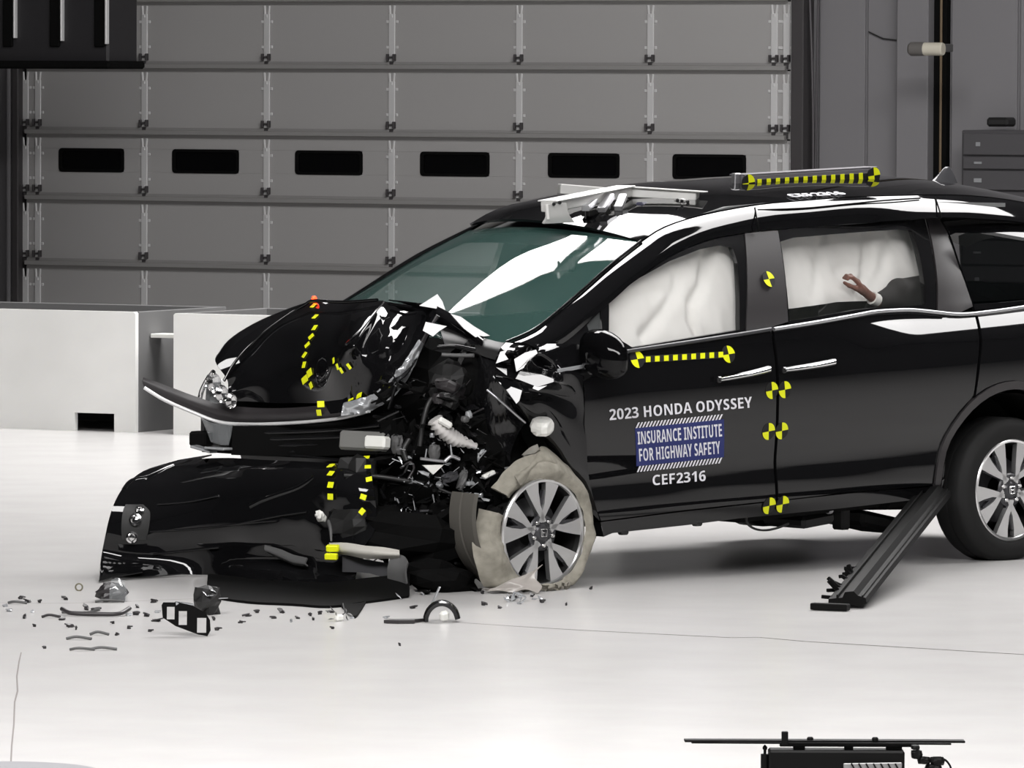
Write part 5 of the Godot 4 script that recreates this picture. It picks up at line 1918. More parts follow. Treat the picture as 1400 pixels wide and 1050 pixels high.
func tape_square(grid: Array, px: float, py: float, w: float, h: float, turn: float, parent: Node3D, lift := 0.004) -> void:
	var hit := cast(grid, px, py)
	var n: Vector3 = hit[1]
	var x := Vector3.UP.cross(n).normalized().rotated(n, turn)
	var y := n.cross(x)
	var m := MB.new()
	m.box(Transform3D(Basis(x, y, n), hit[0] + n * lift), Vector3(w, h, 0.003), 0.001)
	part(parent, "yellow_tape", m, M.target_yellow)


func lettering(parent: Node3D, called: String, text: String, bl: Array, br: Array, tl: Array, material: Material, squeeze := 1.0) -> void:
	var font := SystemFont.new()
	font.font_names = PackedStringArray(["Droid Sans"])
	font.font_weight = 700
	var tm := TextMesh.new()
	tm.font = font
	tm.text = text
	tm.font_size = 48
	tm.pixel_size = 0.01
	tm.depth = 0.0
	tm.curve_step = 1.0
	var arr := tm.get_mesh_arrays()
	var vs: PackedVector3Array = arr[Mesh.ARRAY_VERTEX]
	var ids: PackedInt32Array = arr[Mesh.ARRAY_INDEX]
	var lo := Vector2(INF, INF)
	var hi := Vector2(-INF, -INF)
	for v in vs:
		lo = lo.min(Vector2(v.x, v.y))
		hi = hi.max(Vector2(v.x, v.y))
	var o := side_uv(bl[0], bl[1])
	var ex := side_uv(br[0], br[1]) - o
	var ey := side_uv(tl[0], tl[1]) - o
	var m := MB.new()
	for i in range(0, ids.size(), 3):
		var q := []
		for k in 3:
			var v := vs[ids[i + k]]
			q.append(side_xy(o + ex * ((v.x - lo.x) / (hi.x - lo.x)) + ey * ((v.y - lo.y) / (hi.y - lo.y)), 0.0035))
		m.flat(q[0], q[1], q[2], Vector3(0, 0, 1))
	part(parent, called, m, material)


func build_markings() -> void:
	for e in [[1055, 533.8], [1072.6, 532.7], [1050.4, 589.8], [1068.5, 589], [1051.3, 691.5], [1069.6, 689.5]]:
		side_target(e[0], e[1], 0.041, 0.12)
	side_target(1048.9, 381.4, 0.037, 0.1, 0.012)
	side_target(870.9, 491, 0.041, 0.1)
	side_target(995.7, 484.3, 0.041, 0.1)
	# dashed strip between the two under the window
	var m := MB.new()
	var band := PackedVector2Array()
	for e in [[876, 496], [990, 489.5], [990, 480.5], [876, 486.5]]:
		band.append(side_uv(e[0], e[1]))
	side_patch(m, band, [], 0.002, 0.002, 0.05)
	var strip := part(van, "marker_strip", m, M.target_black)
	for k in 9:
		m = MB.new()
		var c := Vector2(lerpf(885.7, 985.0, k / 8.0), lerpf(491.2, 484.8, k / 8.0))
		var sq := PackedVector2Array()
		for d in [[-3.1, 4.0], [3.1, 3.6], [3.1, -4.0], [-3.1, -3.6]]:
			sq.append(side_uv(c.x + d[0], c.y + d[1]))
		side_patch(m, sq, [], 0.0035, 0.002, 0.05)
		part(strip, "yellow_square", m, M.target_yellow)
	# lettering on the front door
	lettering(van, "door_lettering", "2023 HONDA ODYSSEY", [833, 574.5], [1028, 557], [832, 559.5], M.letter_white)
	lettering(van, "door_lettering", "CEF2316", [892, 664], [964.5, 657.5], [891.5, 649.5], M.letter_white)
	m = MB.new()
	var sign := PackedVector2Array()
	for e in [[870, 637.5], [989.4, 625], [989.4, 573], [868, 585.5]]:
		sign.append(side_uv(e[0], e[1]))
	side_patch(m, sign, [], 0.002, 0.002, 0.06)
	var s := part(van, "door_sign", m, M.sign_blue)
	lettering(s, "sign_lettering", "INSURANCE INSTITUTE", [871.5, 607.8], [986.6, 596.6], [870.6, 590.4], M.letter_white)
	lettering(s, "sign_lettering", "FOR HIGHWAY SAFETY", [873.7, 630.8], [984.4, 620], [872.6, 613.6], M.letter_white)
	for e in [[868.2, 585.4, 989.8, 573.2, 868.2, 578, 989.8, 566], [870, 645.6, 989, 632.8, 870, 637.8, 989, 625.2]]:
		m = MB.new()
		for k in 26:
			var a := (k + 0.0) / 26.8
			var b := (k + 0.55) / 26.8
			var sh := 0.03
			var q: Array = [side_uv(lerpf(e[0], e[2], a), lerpf(e[1], e[3], a)), side_uv(lerpf(e[0], e[2], b), lerpf(e[1], e[3], b)), side_uv(lerpf(e[4], e[6], b + sh), lerpf(e[5], e[7], b + sh)), side_uv(lerpf(e[4], e[6], a + sh), lerpf(e[5], e[7], a + sh))]
			m.poly([side_xy(q[0], 0.003), side_xy(q[1], 0.003), side_xy(q[2], 0.003), side_xy(q[3], 0.003)], Vector3(0, 0, 1))
		part(s, "sign_stripe", m, M.letter_white)
	# tape on the bonnet, the garnish and the bumper
	for e in [[429, 418.6, 0], [431.4, 433.6, 0], [430.7, 448.6, 0.1], [426, 460.7, -0.6], [420.7, 472, -0.6], [416.9, 485.7, -0.2], [416.4, 499, 0.1], [426, 527, 0.6]]:
		tape_square(hood_grid, e[0], e[1], 0.026, 0.032, e[2], van)
	tape_square(hood_grid, 424, 510, 0.045, 0.036, 0.5, van)
	tape_square(hood_grid, 417.5, 519, 0.05, 0.034, 0.5, van)
	for e in [[459, 493.6, 0.5], [468.6, 505.7, 0.5], [478.6, 500, 0.6], [464, 501, 0.4]]:
		tape_square(hood_grid, e[0], e[1], 0.016, 0.03, e[2], van, 0.012)
	for e in [[438.6, 552.5], [438.6, 563.5]]:
		tape_square(garnish_grid, e[0], e[1], 0.034, 0.03, 0.05, van, 0.012)
	for e in [[486, 548], [497, 545], [490, 558], [502, 553]]:
		tape_square(garnish_grid, e[0], e[1], 0.034, 0.03, 0.4, van, 0.03)
	for e in [[453.6, 639.5, 0.2], [454, 649.5, 0], [454, 664, 0], [454, 679, 0]]:
		tape_square(bumper_grid, e[0], e[1], 0.036, 0.029, e[2], van, 0.012)
	for e in [[497, 627, 0.6], [503.6, 638, 0.2], [503.6, 650, 0.1], [508, 663, 0.3], [500.7, 679, -0.3], [500, 700, 0.9]]:
		tape_square(bumper_grid, e[0], e[1], 0.030, 0.026, e[2], van, 0.05)
	for e in [[455, 749.5, 0.2], [453, 761, 0.1]]:
		m = MB.new()
		m.box(Transform3D(Basis(Vector3.UP, 0.6) * Basis(Vector3(0, 0, 1), e[2]), pv(e[0], e[1], 0.42)), Vector3(0.03, 0.03, 0.06), 0.004)
		part(van, "yellow_tape", m, M.target_yellow)
	# small red lamp on the bonnet's peak
	var p := pv(429.5, 408, -0.6)
	m = MB.new()
	m.lathe([Vector2(0, -0.012), Vector2(0.012, -0.012), Vector2(0.013, 0.0), Vector2(0.008, 0.011), Vector2(0, 0.013)], Transform3D(Basis(Vector3.RIGHT, -PI / 2), p), 12)
	var red := mat("red_lamp_glow", Color(1, 0.25, 0.12), 0.3)
	red.emission_enabled = true
	red.emission = Color(1, 0.22, 0.1)
	red.emission_energy_multiplier = 6.0
	part(van, "marker_lamp", m, red, "small glowing red lamp")
	var l := OmniLight3D.new()
	l.name = "marker_lamp_light"
	l.light_color = Color(1, 0.2, 0.08)
	l.light_energy = 0.004
	l.light_size = 0.012
	l.omni_range = 60
	l.shadow_enabled = true
	l.omni_attenuation = 2.0
	l.position = p + Vector3(0, 0.0, 0.0)
	van.add_child(l)
	# white code along the roof's edge
	var font := SystemFont.new()
	font.font_names = PackedStringArray(["Droid Sans"])
	font.font_weight = 700
	var tm := TextMesh.new()
	tm.font = font
	tm.text = "CEF2316"
	tm.font_size = 16
	tm.pixel_size = 0.0058
	tm.depth = 0.003
	var r := part_mesh(van, "roof_lettering", tm, M.letter_white)
	var rp := pv(1116, 268, 0.54)
	r.transform = Transform3D(Basis(Vector3(0.998, 0.03, 0), Vector3(0, 0.16, -0.98), Vector3(0, 0.98, 0.16)), rp + Vector3(0, 0.008, 0))


# ---------------------------------------------------------------- smooth bodies

func blob(bones: Array, cell: float, k: float, m: MB) -> void:   # bones: [from, to, radius, radius]; a smooth skin round all of them
	var lo := Vector3(INF, INF, INF)
	var hi := -lo
	for b in bones:
		for i in 2:
			lo = lo.min(b[i] - Vector3.ONE * (b[2 + i] + 3 * cell))
			hi = hi.max(b[i] + Vector3.ONE * (b[2 + i] + 3 * cell))
	var n := Vector3i(((hi - lo) / cell).ceil()) + Vector3i.ONE
	var f := PackedFloat32Array()
	f.resize(n.x * n.y * n.z)
	for x in n.x:
		for y in n.y:
			for z in n.z:
				f[(x * n.y + y) * n.z + z] = field(bones, lo + Vector3(x, y, z) * cell, k)
	var at := {}
	for x in n.x - 1:
		for y in n.y - 1:
			for z in n.z - 1:
				var id := (x * n.y + y) * n.z + z
				var sum := Vector3()
				var c := 0
				for e in [[0, 0, 0, 1, 0, 0], [0, 0, 0, 0, 1, 0], [0, 0, 0, 0, 0, 1], [1, 0, 0, 1, 1, 0], [1, 0, 0, 1, 0, 1], [0, 1, 0, 1, 1, 0], [0, 1, 0, 0, 1, 1], [0, 0, 1, 1, 0, 1], [0, 0, 1, 0, 1, 1], [1, 1, 0, 1, 1, 1], [1, 0, 1, 1, 1, 1], [0, 1, 1, 1, 1, 1]]:
					var a := f[((x + e[0]) * n.y + y + e[1]) * n.z + z + e[2]]
					var b := f[((x + e[3]) * n.y + y + e[4]) * n.z + z + e[5]]
					if (a < 0) != (b < 0):
						sum += Vector3(e[0], e[1], e[2]).lerp(Vector3(e[3], e[4], e[5]), a / (a - b))
						c += 1
				if c:
					at[id] = lo + (Vector3(x, y, z) + sum / c) * cell
	var ns := {}
	for id in at:
		var p: Vector3 = at[id]
		var d := cell * 0.5
		ns[id] = Vector3(field(bones, p + Vector3(d, 0, 0), k) - field(bones, p - Vector3(d, 0, 0), k), field(bones, p + Vector3(0, d, 0), k) - field(bones, p - Vector3(0, d, 0), k), field(bones, p + Vector3(0, 0, d), k) - field(bones, p - Vector3(0, 0, d), k)).normalized()
	var sx := n.y * n.z
	var sy := n.z
	for id in at:
		for e in [[sx, sy, 1], [sy, 1, sx], [1, sx, sy]]:
			if id + e[0] >= f.size() or id < e[1] + e[2]:
				continue
			if (f[id] < 0) == (f[id + e[0]] < 0):
				continue
			var q := [id, id - e[1], id - e[1] - e[2], id - e[2]]
			if at.has(q[1]) and at.has(q[2]) and at.has(q[3]):
				m.tri(at[q[0]], at[q[1]], at[q[2]], ns[q[0]], ns[q[1]], ns[q[2]])
				m.tri(at[q[0]], at[q[2]], at[q[3]], ns[q[0]], ns[q[2]], ns[q[3]])


func field(bones: Array, p: Vector3, k: float) -> float:
	var d := 1.0
	for b in bones:
		var ab: Vector3 = b[1] - b[0]
		var t := clampf((p - b[0]).dot(ab) / maxf(ab.length_squared(), 1e-9), 0, 1)
		var s: float = p.distance_to(b[0] + ab * t) - lerpf(b[2], b[3], t)
		var h := clampf(0.5 + 0.5 * (d - s) / k, 0, 1)
		d = lerpf(d, s, h) - k * h * (1.0 - h)
	return d


func build_roof_gear() -> void:
	# the dummy's arm in the rear window
	var t := thing("test_dummy", "brown-handed crash test dummy in a dark sleeve, its hand raised behind the rear side window", "dummy", self)
	t.transform = van_xf
	var bones := []
	var wrist := pv(1187, 403, 0.767)
	bones.append([wrist, pv(1178, 395, 0.772), 0.021, 0.024])
	for i in 4:
		var v := 0.742 + i * 0.018
		var k := pv(1173 + i * 0.6, 385 + i * 1.2, v)
		bones.append([pv(1180, 397, 0.756 + i * 0.010), k, 0.014, 0.0115])
		var j1 := pv(1163 - (1 if i == 1 else 0) + i * 0.9, 377.0 + i * 0.9, v + 0.002)
		var j2 := pv(1157 + i * 1.2, 377 + i * 0.8, v + 0.003)
		var j3 := pv(1153.5 + i * 1.8, 380.0 + i * 0.6, v + 0.004)
		bones.append([k, j1, 0.0105, 0.0095])
		bones.append([j1, j2, 0.0095, 0.0085])
		bones.append([j2, j3, 0.0085, 0.0075])
	bones.append([pv(1180, 399, 0.772), pv(1170, 394, 0.797), 0.017, 0.013])
	bones.append([pv(1170, 394, 0.797), pv(1161, 390.5, 0.800), 0.0125, 0.0105])
	bones.append([pv(1161, 390.5, 0.800), pv(1154.5, 386.5, 0.796), 0.0105, 0.008])
	bones.append([wrist, pv(1200, 412, 0.757), 0.021, 0.03])
	var m := MB.new()
	blob(bones, 0.0035, 0.006, m)
	part(t, "hand", m, M.skin_brown)
	m = MB.new()
	blob([[pv(1203, 409, 0.755), pv(1228, 396, 0.72), 0.032, 0.048], [pv(1228, 396, 0.72), pv(1262, 393, 0.665), 0.052, 0.062], [pv(1205, 413, 0.755), pv(1262, 412, 0.68), 0.036, 0.05]], 0.010, 0.03, m)
	part(t, "sleeve", m, mat("dark_cloth", Color(0.13, 0.12, 0.12), 0.9))
	m = MB.new()
	m.tube([pv(1192, 407, 0.762), pv(1199, 411, 0.759)], 0.034, 12)
	part(t, "cuff", m, M.white_plastic)

	# aluminium frames bolted over the front of the roof
	t = thing("camera_mount", "bent aluminium frame on the front of the roof, the one leaning over the windscreen", "frame", self)
	t.transform = van_xf
	m = MB.new()
	var a := pv(748, 283, 0.30)
	var b := pv(856, 262, 0.10)
	m.bar(a, b, 0.075, 0.05, Vector3.UP, 0.004)
	m.bar(a + Vector3(0, 0.028, 0), b + Vector3(0, 0.028, 0), 0.11, 0.006, Vector3.UP, 0.002)
	part(t, "top_beam", m, M.aluminium)
	m = MB.new()
	var c := pv(766, 300, 0.30)
	m.sheet(refine([[pv(746, 280, 0.34), pv(774, 277, 0.34)], [pv(748, 296, 0.34), pv(778, 293, 0.34)], [pv(743, 306, 0.33), pv(786, 304, 0.33)]], 3, 3), 0.012, Vector3(0, 0, 1))
	m.sheet(refine([[pv(746, 280, 0.34), pv(747, 279, 0.24)], [pv(748, 300, 0.34), pv(749, 298, 0.24)]], 3, 3), 0.012, Vector3(-1, 0, 0))
	part(t, "end_plate", m, M.aluminium)
	for e in [[757, 279], [765, 277]]:
		m = MB.new()
		m.lathe([Vector2(0.010, 0.0), Vector2(0.008, 0.006), Vector2(0, 0.006)], Transform3D(Basis(), pv(e[0], e[1], 0.35)), 8)
		part(t, "bolt", m, M.black_plastic)
	for e in [[[800, 285], [812, 275]], [[822, 287], [835, 268]], [[845, 285], [852, 268]]]:
		m = MB.new()
		m.bar(pv(e[0][0], e[0][1], 0.28), pv(e[1][0], e[1][1], 0.22), 0.04, 0.03, Vector3.UP, 0.003)
		part(t, "strut", m, M.bare_metal)
	m = MB.new()
	rng.seed = 44
	for i in 26:
		scrap(m, pv(rng.randf_range(782, 860), rng.randf_range(270, 294), 0.2), 0.016)
	part(t, "torn_fittings", m, M.bare_metal).set_meta("kind", "stuff")
	m = MB.new()
	m.bar(pv(800, 292, 0.2), pv(864, 284, 0.1), 0.05, 0.03, Vector3.UP, 0.004)
	part(t, "base_rail", m, M.black_plastic)

	t = thing("camera_mount", "upright aluminium frame on the front of the roof, beside the yellow-taped bar", "frame", self)
	t.transform = van_xf
	m = MB.new()
	a = pv(862, 263, 0.10)
	b = pv(954, 269, 0.38)
	m.bar(a, b, 0.07, 0.045, Vector3.UP, 0.004)
	m.bar(a + Vector3(0, 0.026, 0), b + Vector3(0, 0.026, 0) + (b - a).normalized() * 0.04, 0.10, 0.006, Vector3.UP, 0.002)
	part(t, "top_beam", m, M.aluminium)
	m = MB.new()
	m.bar(pv(932, 272, 0.36), pv(930, 292, 0.36), 0.06, 0.05, Vector3.RIGHT, 0.004)
	part(t, "leg", m, M.aluminium)
	m = MB.new()
	m.bar(pv(866, 293, 0.14), pv(926, 296, 0.34), 0.07, 0.025, Vector3.UP, 0.004)
	m.bar(pv(944, 284, 0.36), pv(972, 283, 0.42), 0.05, 0.015, Vector3.UP, 0.004)
	part(t, "foot_plate", m, M.aluminium)
	m = MB.new()
	m.box(Transform3D(Basis(Vector3.UP, 0.35), pv(895, 284, 0.22)), Vector3(0.34, 0.06, 0.05), 0.012)
	part(t, "camera_body", m, mat("dusk_blue", Color(0.17, 0.17, 0.25), 0.5))
	for e in [[926, 274], [932, 275], [940, 276], [940, 282]]:
		m = MB.new()
		m.lathe([Vector2(0.010, 0.0), Vector2(0.008, 0.006), Vector2(0, 0.006)], Transform3D(Basis(), pv(e[0], e[1], 0.42)), 8)
		part(t, "bolt", m, M.black_plastic)
	m = MB.new()
	m.box(Transform3D(Basis(), pv(902, 297, 0.44)), Vector3(0.09, 0.004, 0.05), 0.001)
	part(t, "yellow_tape", m, M.target_yellow)

	t = thing("aluminium_channel", "short aluminium channel lying across the roof behind the leaning frame", "channel", self)
	t.transform = van_xf
	m = MB.new()
	a = pv(764, 258, -0.16)
	b = pv(826, 263, -0.05)
	m.bar(a, b, 0.07, 0.05, Vector3.UP, 0.004)
	part(t, "beam", m, M.aluminium)
	m = MB.new()
	m.bar(pv(770, 268, -0.12), pv(768, 284, -0.12), 0.05, 0.04, Vector3.RIGHT, 0.004)
	part(t, "foot", m, M.alloy_dark)

	# bar with the yellow scale along the roof
	t = thing("scale_bar", "long grey bar with yellow and black test scale standing along the roof", "bar", self)
	t.transform = van_xf
	m = MB.new()
	a = pv(1014, 252, 0.15)
	b = pv(1198, 241, 0.15)
	var e1 := (b - a).normalized()
	m.bar(a, b, 0.02, 0.085, Vector3.UP, 0.004)
	m.bar(a + Vector3(0, 0.046, -0.04), b + Vector3(0, 0.046, -0.04), 0.1, 0.008, Vector3.UP, 0.002)
	part(t, "bar", m, mat("bar_grey", Color(0.4, 0.39, 0.41), 0.5))
	m = MB.new()
	m.bar(a + Vector3(-0.01, 0.055, -0.03), a + Vector3(-0.01, -0.08, -0.03), 0.03, 0.04, Vector3.RIGHT, 0.004)
	m.box(Transform3D(Basis(), a + Vector3(0.0, -0.085, 0.03)), Vector3(0.1, 0.015, 0.1), 0.003)
	m.box(Transform3D(Basis(), b + Vector3(0.0, -0.055, 0.0)), Vector3(0.06, 0.06, 0.06), 0.004)
	part(t, "foot", m, M.bare_metal)
	m = MB.new()
	m.bar(a + e1 * 0.09 + Vector3(0, 0, 0.0125), b - e1 * 0.02 + Vector3(0, 0, 0.0125), 0.004, 0.04, Vector3.UP, 0.001)
	var strip := part(t, "scale_strip", m, M.target_black)
	for k in 12:
		var c0 := pv(lerpf(1038.5, 1177.0, k / 11.0), lerpf(249.5, 241.0, k / 11.0), 0.1665)
		m = MB.new()
		m.bar(c0 - e1 * 0.0135, c0 + e1 * 0.0135, 0.003, 0.034, Vector3.UP, 0.0005)
		part(strip, "yellow_square", m, M.target_yellow)
	for e in [[1023.5, 250.0], [1195, 240.0]]:
		var c1 := pv(e[0], e[1], 0.17)
		m = MB.new()
		m.lathe([Vector2(0.042, -0.006), Vector2(0.042, 0.0), Vector2(0, 0.0)], Transform3D(Basis(), c1), 24)
		var d := part(t, "target_marker", m, M.target_black)
		for h in 2:
			m = MB.new()
			var pts := PackedVector2Array([Vector2()])
			for k in 9:
				var an := 0.12 + PI * h + PI / 2 * k / 8
				pts.append(Vector2(cos(an), sin(an)) * 0.042)
			m.prism(pts, Transform3D(Basis(), c1 + Vector3(0, 0, 0.002)), 0.0015)
			part(d, "yellow_quarter", m, M.target_yellow)


# ---------------------------------------------------------------- on the floor

func floor_thing(called: String, label: String, category: String, px: float, py: float, turn := 0.0, group := "") -> Node3D:
	var t := thing(called, label, category, self, group)
	t.transform = Transform3D(Basis(Vector3.UP, turn), on_floor(px, py))
	return t


func build_floor_debris() -> void:
	var m := MB.new()
	# sill trim torn off, leaning from the floor up to the rear wheel
	var t := thing("sill_trim", "long black plastic sill trim torn off, slanting from the floor to the rear wheel", "trim", self)
	t.position = on_floor(1160, 836)
	var a := on_floor(1158, 832) - t.position + Vector3(0, 0.03, 0)
	var b := van_xf * pv(1276, 676, 0.90) - t.position
	var d := (b - a).normalized()
	var side := d.cross(Vector3.UP).normalized()
	var up := side.cross(d)
	var prof := PackedVector2Array([Vector2(-0.085, -0.012), Vector2(-0.085, 0.012), Vector2(-0.02, 0.02), Vector2(-0.01, 0.045), Vector2(0.03, 0.05), Vector2(0.05, 0.03), Vector2(0.085, 0.02), Vector2(0.09, -0.005), Vector2(0.06, -0.02), Vector2(0.0, -0.01)])
	m.prism(prof, Transform3D(Basis(side, up, -d), a), a.distance_to(b))
	part(t, "trim_body", m, M.trim_black)
	m = MB.new()
	for s in [-0.045, 0.07]:
		m.bar(a + side * s + up * 0.022, b + side * s + up * 0.022, 0.008, 0.02, up, 0.002)
	part(t, "rib", m, M.trim_black)
	m = MB.new()
	rng.seed = 12
	for i in 14:
		var q := a.lerp(b, rng.randf_range(0.02, 0.30)) - side * 0.075 + up * 0.005
		m.bar(q, q + Vector3(rng.randf_range(-0.06, -0.01), rng.randf_range(-0.01, 0.05), rng.randf_range(-0.03, 0.03)), 0.02, 0.016, Vector3.UP, 0.002)
	part(t, "broken_clips", m, M.dull_black).set_meta("kind", "stuff")
	m = MB.new()
	m.bar(on_floor(1110, 834) - t.position + Vector3(0, 0.018, 0), on_floor(1160, 836) - t.position + Vector3(0, 0.018, 0), 0.05, 0.03, Vector3.UP, 0.004)
	part(t, "end_flange", m, M.trim_black)

	# lamp surround with three openings
	t = floor_thing("lamp_surround", "black lamp surround with three square openings lying before the bumper", "lamp surround", 254, 870, 0.0)
	m = MB.new()
	var face := Transform3D(Basis(Vector3.RIGHT, -0.2), Vector3(0, 0.004, 0.0))
	var outer := PackedVector2Array([Vector2(-0.105, 0.13), Vector2(-0.098, 0.142), Vector2(-0.03, 0.142), Vector2(0.03, 0.128), Vector2(0.085, 0.095), Vector2(0.102, 0.068), Vector2(0.105, 0.024), Vector2(0.092, 0.0), Vector2(0.053, 0.006), Vector2(-0.045, 0.042), Vector2(-0.10, 0.078)])
	var holes := [[-0.066, 0.097, 0.017, 0.028], [-0.014, 0.076, 0.018, 0.031], [0.067, 0.045, 0.020, 0.033]]
	# the openings are left free by building the face in upright strips
	var xs := [-0.106]
	for h in holes:
		xs.append(h[0] - h[2])
		xs.append(h[0] + h[2])
	xs.append(0.106)
	for i in xs.size() - 1:
		var band := PackedVector2Array([Vector2(xs[i], -0.2), Vector2(xs[i + 1], -0.2), Vector2(xs[i + 1], 0.3), Vector2(xs[i], 0.3)])
		for piece in Geometry2D.intersect_polygons(outer, band):
			if i % 2 == 0:
				m.prism(piece, face, 0.022)
				continue
			var h = holes[i / 2]
			for cut in [[h[1] + h[3], 0.4], [-0.4, h[1] - h[3]]]:
				for bit in Geometry2D.intersect_polygons(piece, PackedVector2Array([Vector2(xs[i], cut[0]), Vector2(xs[i + 1], cut[0]), Vector2(xs[i + 1], cut[1]), Vector2(xs[i], cut[1])])):
					m.prism(bit, face, 0.022)
	part(t, "surround", m, M.dull_black)
	m = MB.new()
	m.bar(Vector3(-0.05, 0.135, -0.05), Vector3(0.03, 0.125, -0.06), 0.05, 0.02, Vector3.UP, 0.004)
	part(t, "bracket", m, M.clear_grey)

	# cracked lamp lump right behind it
	t = floor_thing("lamp_unit", "broken dark lamp unit touching the undertray beside the three-hole surround", "lamp unit", 284, 840, 0.2)
	rng.seed = 61
	var o := part_mesh(t, "housing", lump(rng, Vector3(0.11, 0.12, 0.1), 0.4), M.black_plastic)
	o.position = Vector3(0, 0.06, 0)
	m = MB.new()
	for i in 5:
		scrap(m, Vector3(rng.randf_range(-0.05, 0.05), rng.randf_range(0.06, 0.13), 0.05), 0.014)
	part(t, "splinters", m, M.clear_grey).set_meta("kind", "stuff")

	# headlamp piece with a curved clear lens
	t = floor_thing("headlamp_fragment", "broken headlamp fragment with a clear curved lens on the floor under the bumper's far corner", "fragment", 152, 822, 0.1)
	rng.seed = 62
	o = part_mesh(t, "housing", lump(rng, Vector3(0.13, 0.08, 0.1), 0.45), M.satin_trim)
	o.position = Vector3(0, 0.04, 0)
	m = MB.new()
	m.sheet(refine([[Vector3(-0.01, 0.0, 0.06), Vector3(0.03, 0.0, 0.07), Vector3(0.07, 0.0, 0.05)], [Vector3(-0.01, 0.06, 0.055), Vector3(0.03, 0.07, 0.06), Vector3(0.07, 0.05, 0.04)], [Vector3(0.0, 0.10, 0.02), Vector3(0.03, 0.11, 0.02), Vector3(0.06, 0.09, 0.0)]], 3, 3), 0.004, Vector3(0, 0, 1))
	part(t, "lens", m, M.clear_lens)
	t = floor_thing("lamp_strip", "thin curved dark lamp strip lying below the headlamp fragment", "strip", 130, 842, 0.0)
	m = MB.new()
	m.tube(curve([Vector3(-0.15, 0.03, -0.02), Vector3(-0.10, 0.014, 0.03), Vector3(0.02, 0.012, 0.05), Vector3(0.11, 0.014, 0.04), Vector3(0.15, 0.03, -0.06)], 5), 0.010, 6)
	part(t, "strip", m, M.satin_trim)
	m = MB.new()
	m.tube(curve([Vector3(-0.15, 0.012, -0.06), Vector3(-0.04, 0.012, -0.02), Vector3(0.02, 0.03, 0.0)], 4), 0.008, 6)
	part(t, "inner_strip", m, M.grey_plastic)
	# black hooked piece with white inside, near the wheel
	t = floor_thing("liner_piece", "black curved liner piece with white inside standing on the floor before the front wheel", "fragment", 604, 850, 0.0)
	m = MB.new()
	var hook := []
	for i in 9:
		var an := PI * (1.05 - 1.0 * i / 8.0)
		var c := Vector3(cos(an) * 0.075, maxf(0.0, sin(an)) * 0.085 + 0.002, 0)
		hook.append([c + Vector3(0, 0, -0.04), c * 1.12 + Vector3(0, 0, 0.0), c + Vector3(0, 0, 0.045)])
	m.sheet(refine(hook, 2, 3), 0.016, Vector3(0, 1, 0))
	part(t, "shell", m, M.gloss_trim)
	m = MB.new()
	m.box(Transform3D(Basis.from_euler(Vector3(0.3, 0.4, 0.2)), Vector3(0.012, 0.028, 0.03)), Vector3(0.04, 0.045, 0.03), 0.012)
	part(t, "white_inside", m, M.white_plastic)
	m = MB.new()
	m.bar(Vector3(-0.075, 0.01, -0.02), Vector3(-0.01, 0.15, -0.05), 0.012, 0.006, Vector3.UP, 0.001)
	part(t, "clear_splinter", m, M.clear_grey)
	# flat blade
	t = floor_thing("trim_offcut", "dark flat pointed trim offcut on the floor between undertray and liner piece", "fragment", 552, 852, 0.25)
	m = MB.new()
	m.prism(PackedVector2Array([Vector2(-0.09, 0.0), Vector2(-0.05, 0.04), Vector2(0.03, 0.03), Vector2(0.11, 0.05), Vector2(0.05, 0.0), Vector2(0.04, -0.04), Vector2(-0.03, -0.035)]), Transform3D(Basis(Vector3.RIGHT, -PI / 2), Vector3(0, 0.016, 0)), 0.014)
	part(t, "blade", m, M.satin_trim)
	# small metal ring
	t = floor_thing("metal_ring", "small dull ring lying alone on the white floor left of the bumper", "ring", 108, 808)
	m = MB.new()
	var ring := []
	for k in 19:
		ring.append(Vector3(cos(TAU * k / 18) * 0.016, 0.018 + sin(TAU * k / 18) * 0.016, 0))
	m.tube(ring, 0.004, 6, false)
	part(t, "ring", m, mat("dull_brass", Color(0.45, 0.43, 0.36), 0.5, 0.3))
	# white bottle bits at the tip of the undertray
	t = floor_thing("clip_cluster", "cracked clear clip with a white cap on the floor below the undertray", "clip", 466, 849, 0.3)
	m = MB.new()
	m.box(Transform3D(Basis(Vector3.UP, 0.4), Vector3(-0.01, 0.015, 0.01)), Vector3(0.04, 0.03, 0.025), 0.008)
	part(t, "cap", m, M.white_plastic)
	m = MB.new()
	rng.seed = 31
	for i in 10:
		scrap(m, Vector3(rng.randf_range(-0.06, 0.06), rng.randf_range(0.01, 0.05), rng.randf_range(-0.03, 0.02)), 0.016)
	part(t, "splinters", m, M.grey_plastic).set_meta("kind", "stuff")
	# plastic shreds at the wheel
	t = floor_thing("clear_shred", "crumpled clear plastic shred on the floor below the front wheel", "fragment", 716, 822, 0.1)
	m = MB.new()
	rng.seed = 32
	for i in 16:
		scrap(m, Vector3(rng.randf_range(-0.09, 0.08), rng.randf_range(0.005, 0.03), rng.randf_range(-0.05, 0.05)), 0.02)
	part(t, "shreds", m, M.clear_grey).set_meta("kind", "stuff")
	t = floor_thing("film_scrap", "torn pale film hanging on the foot of the front wheel", "fragment", 712, 811, 0.0)
	m = MB.new()
	var film := []
	for i in 5:
		var row := []
		for j in 5:
			row.append(Vector3(-0.16 + 0.06 * i + 0.02 * sin(j * 2.0), 0.015 + 0.028 * i * (j / 4.0) + 0.010 * sin(i * 2.7 + j), 0.06 - 0.015 * j + 0.012 * cos(i * 1.9 + j)))
		film.append(row)
	m.sheet(refine(film, 3, 3), 0.003, Vector3(0, 1, 1))
	part(t, "film", m, mat("pale_film", Color(0.62, 0.6, 0.58), 0.3))

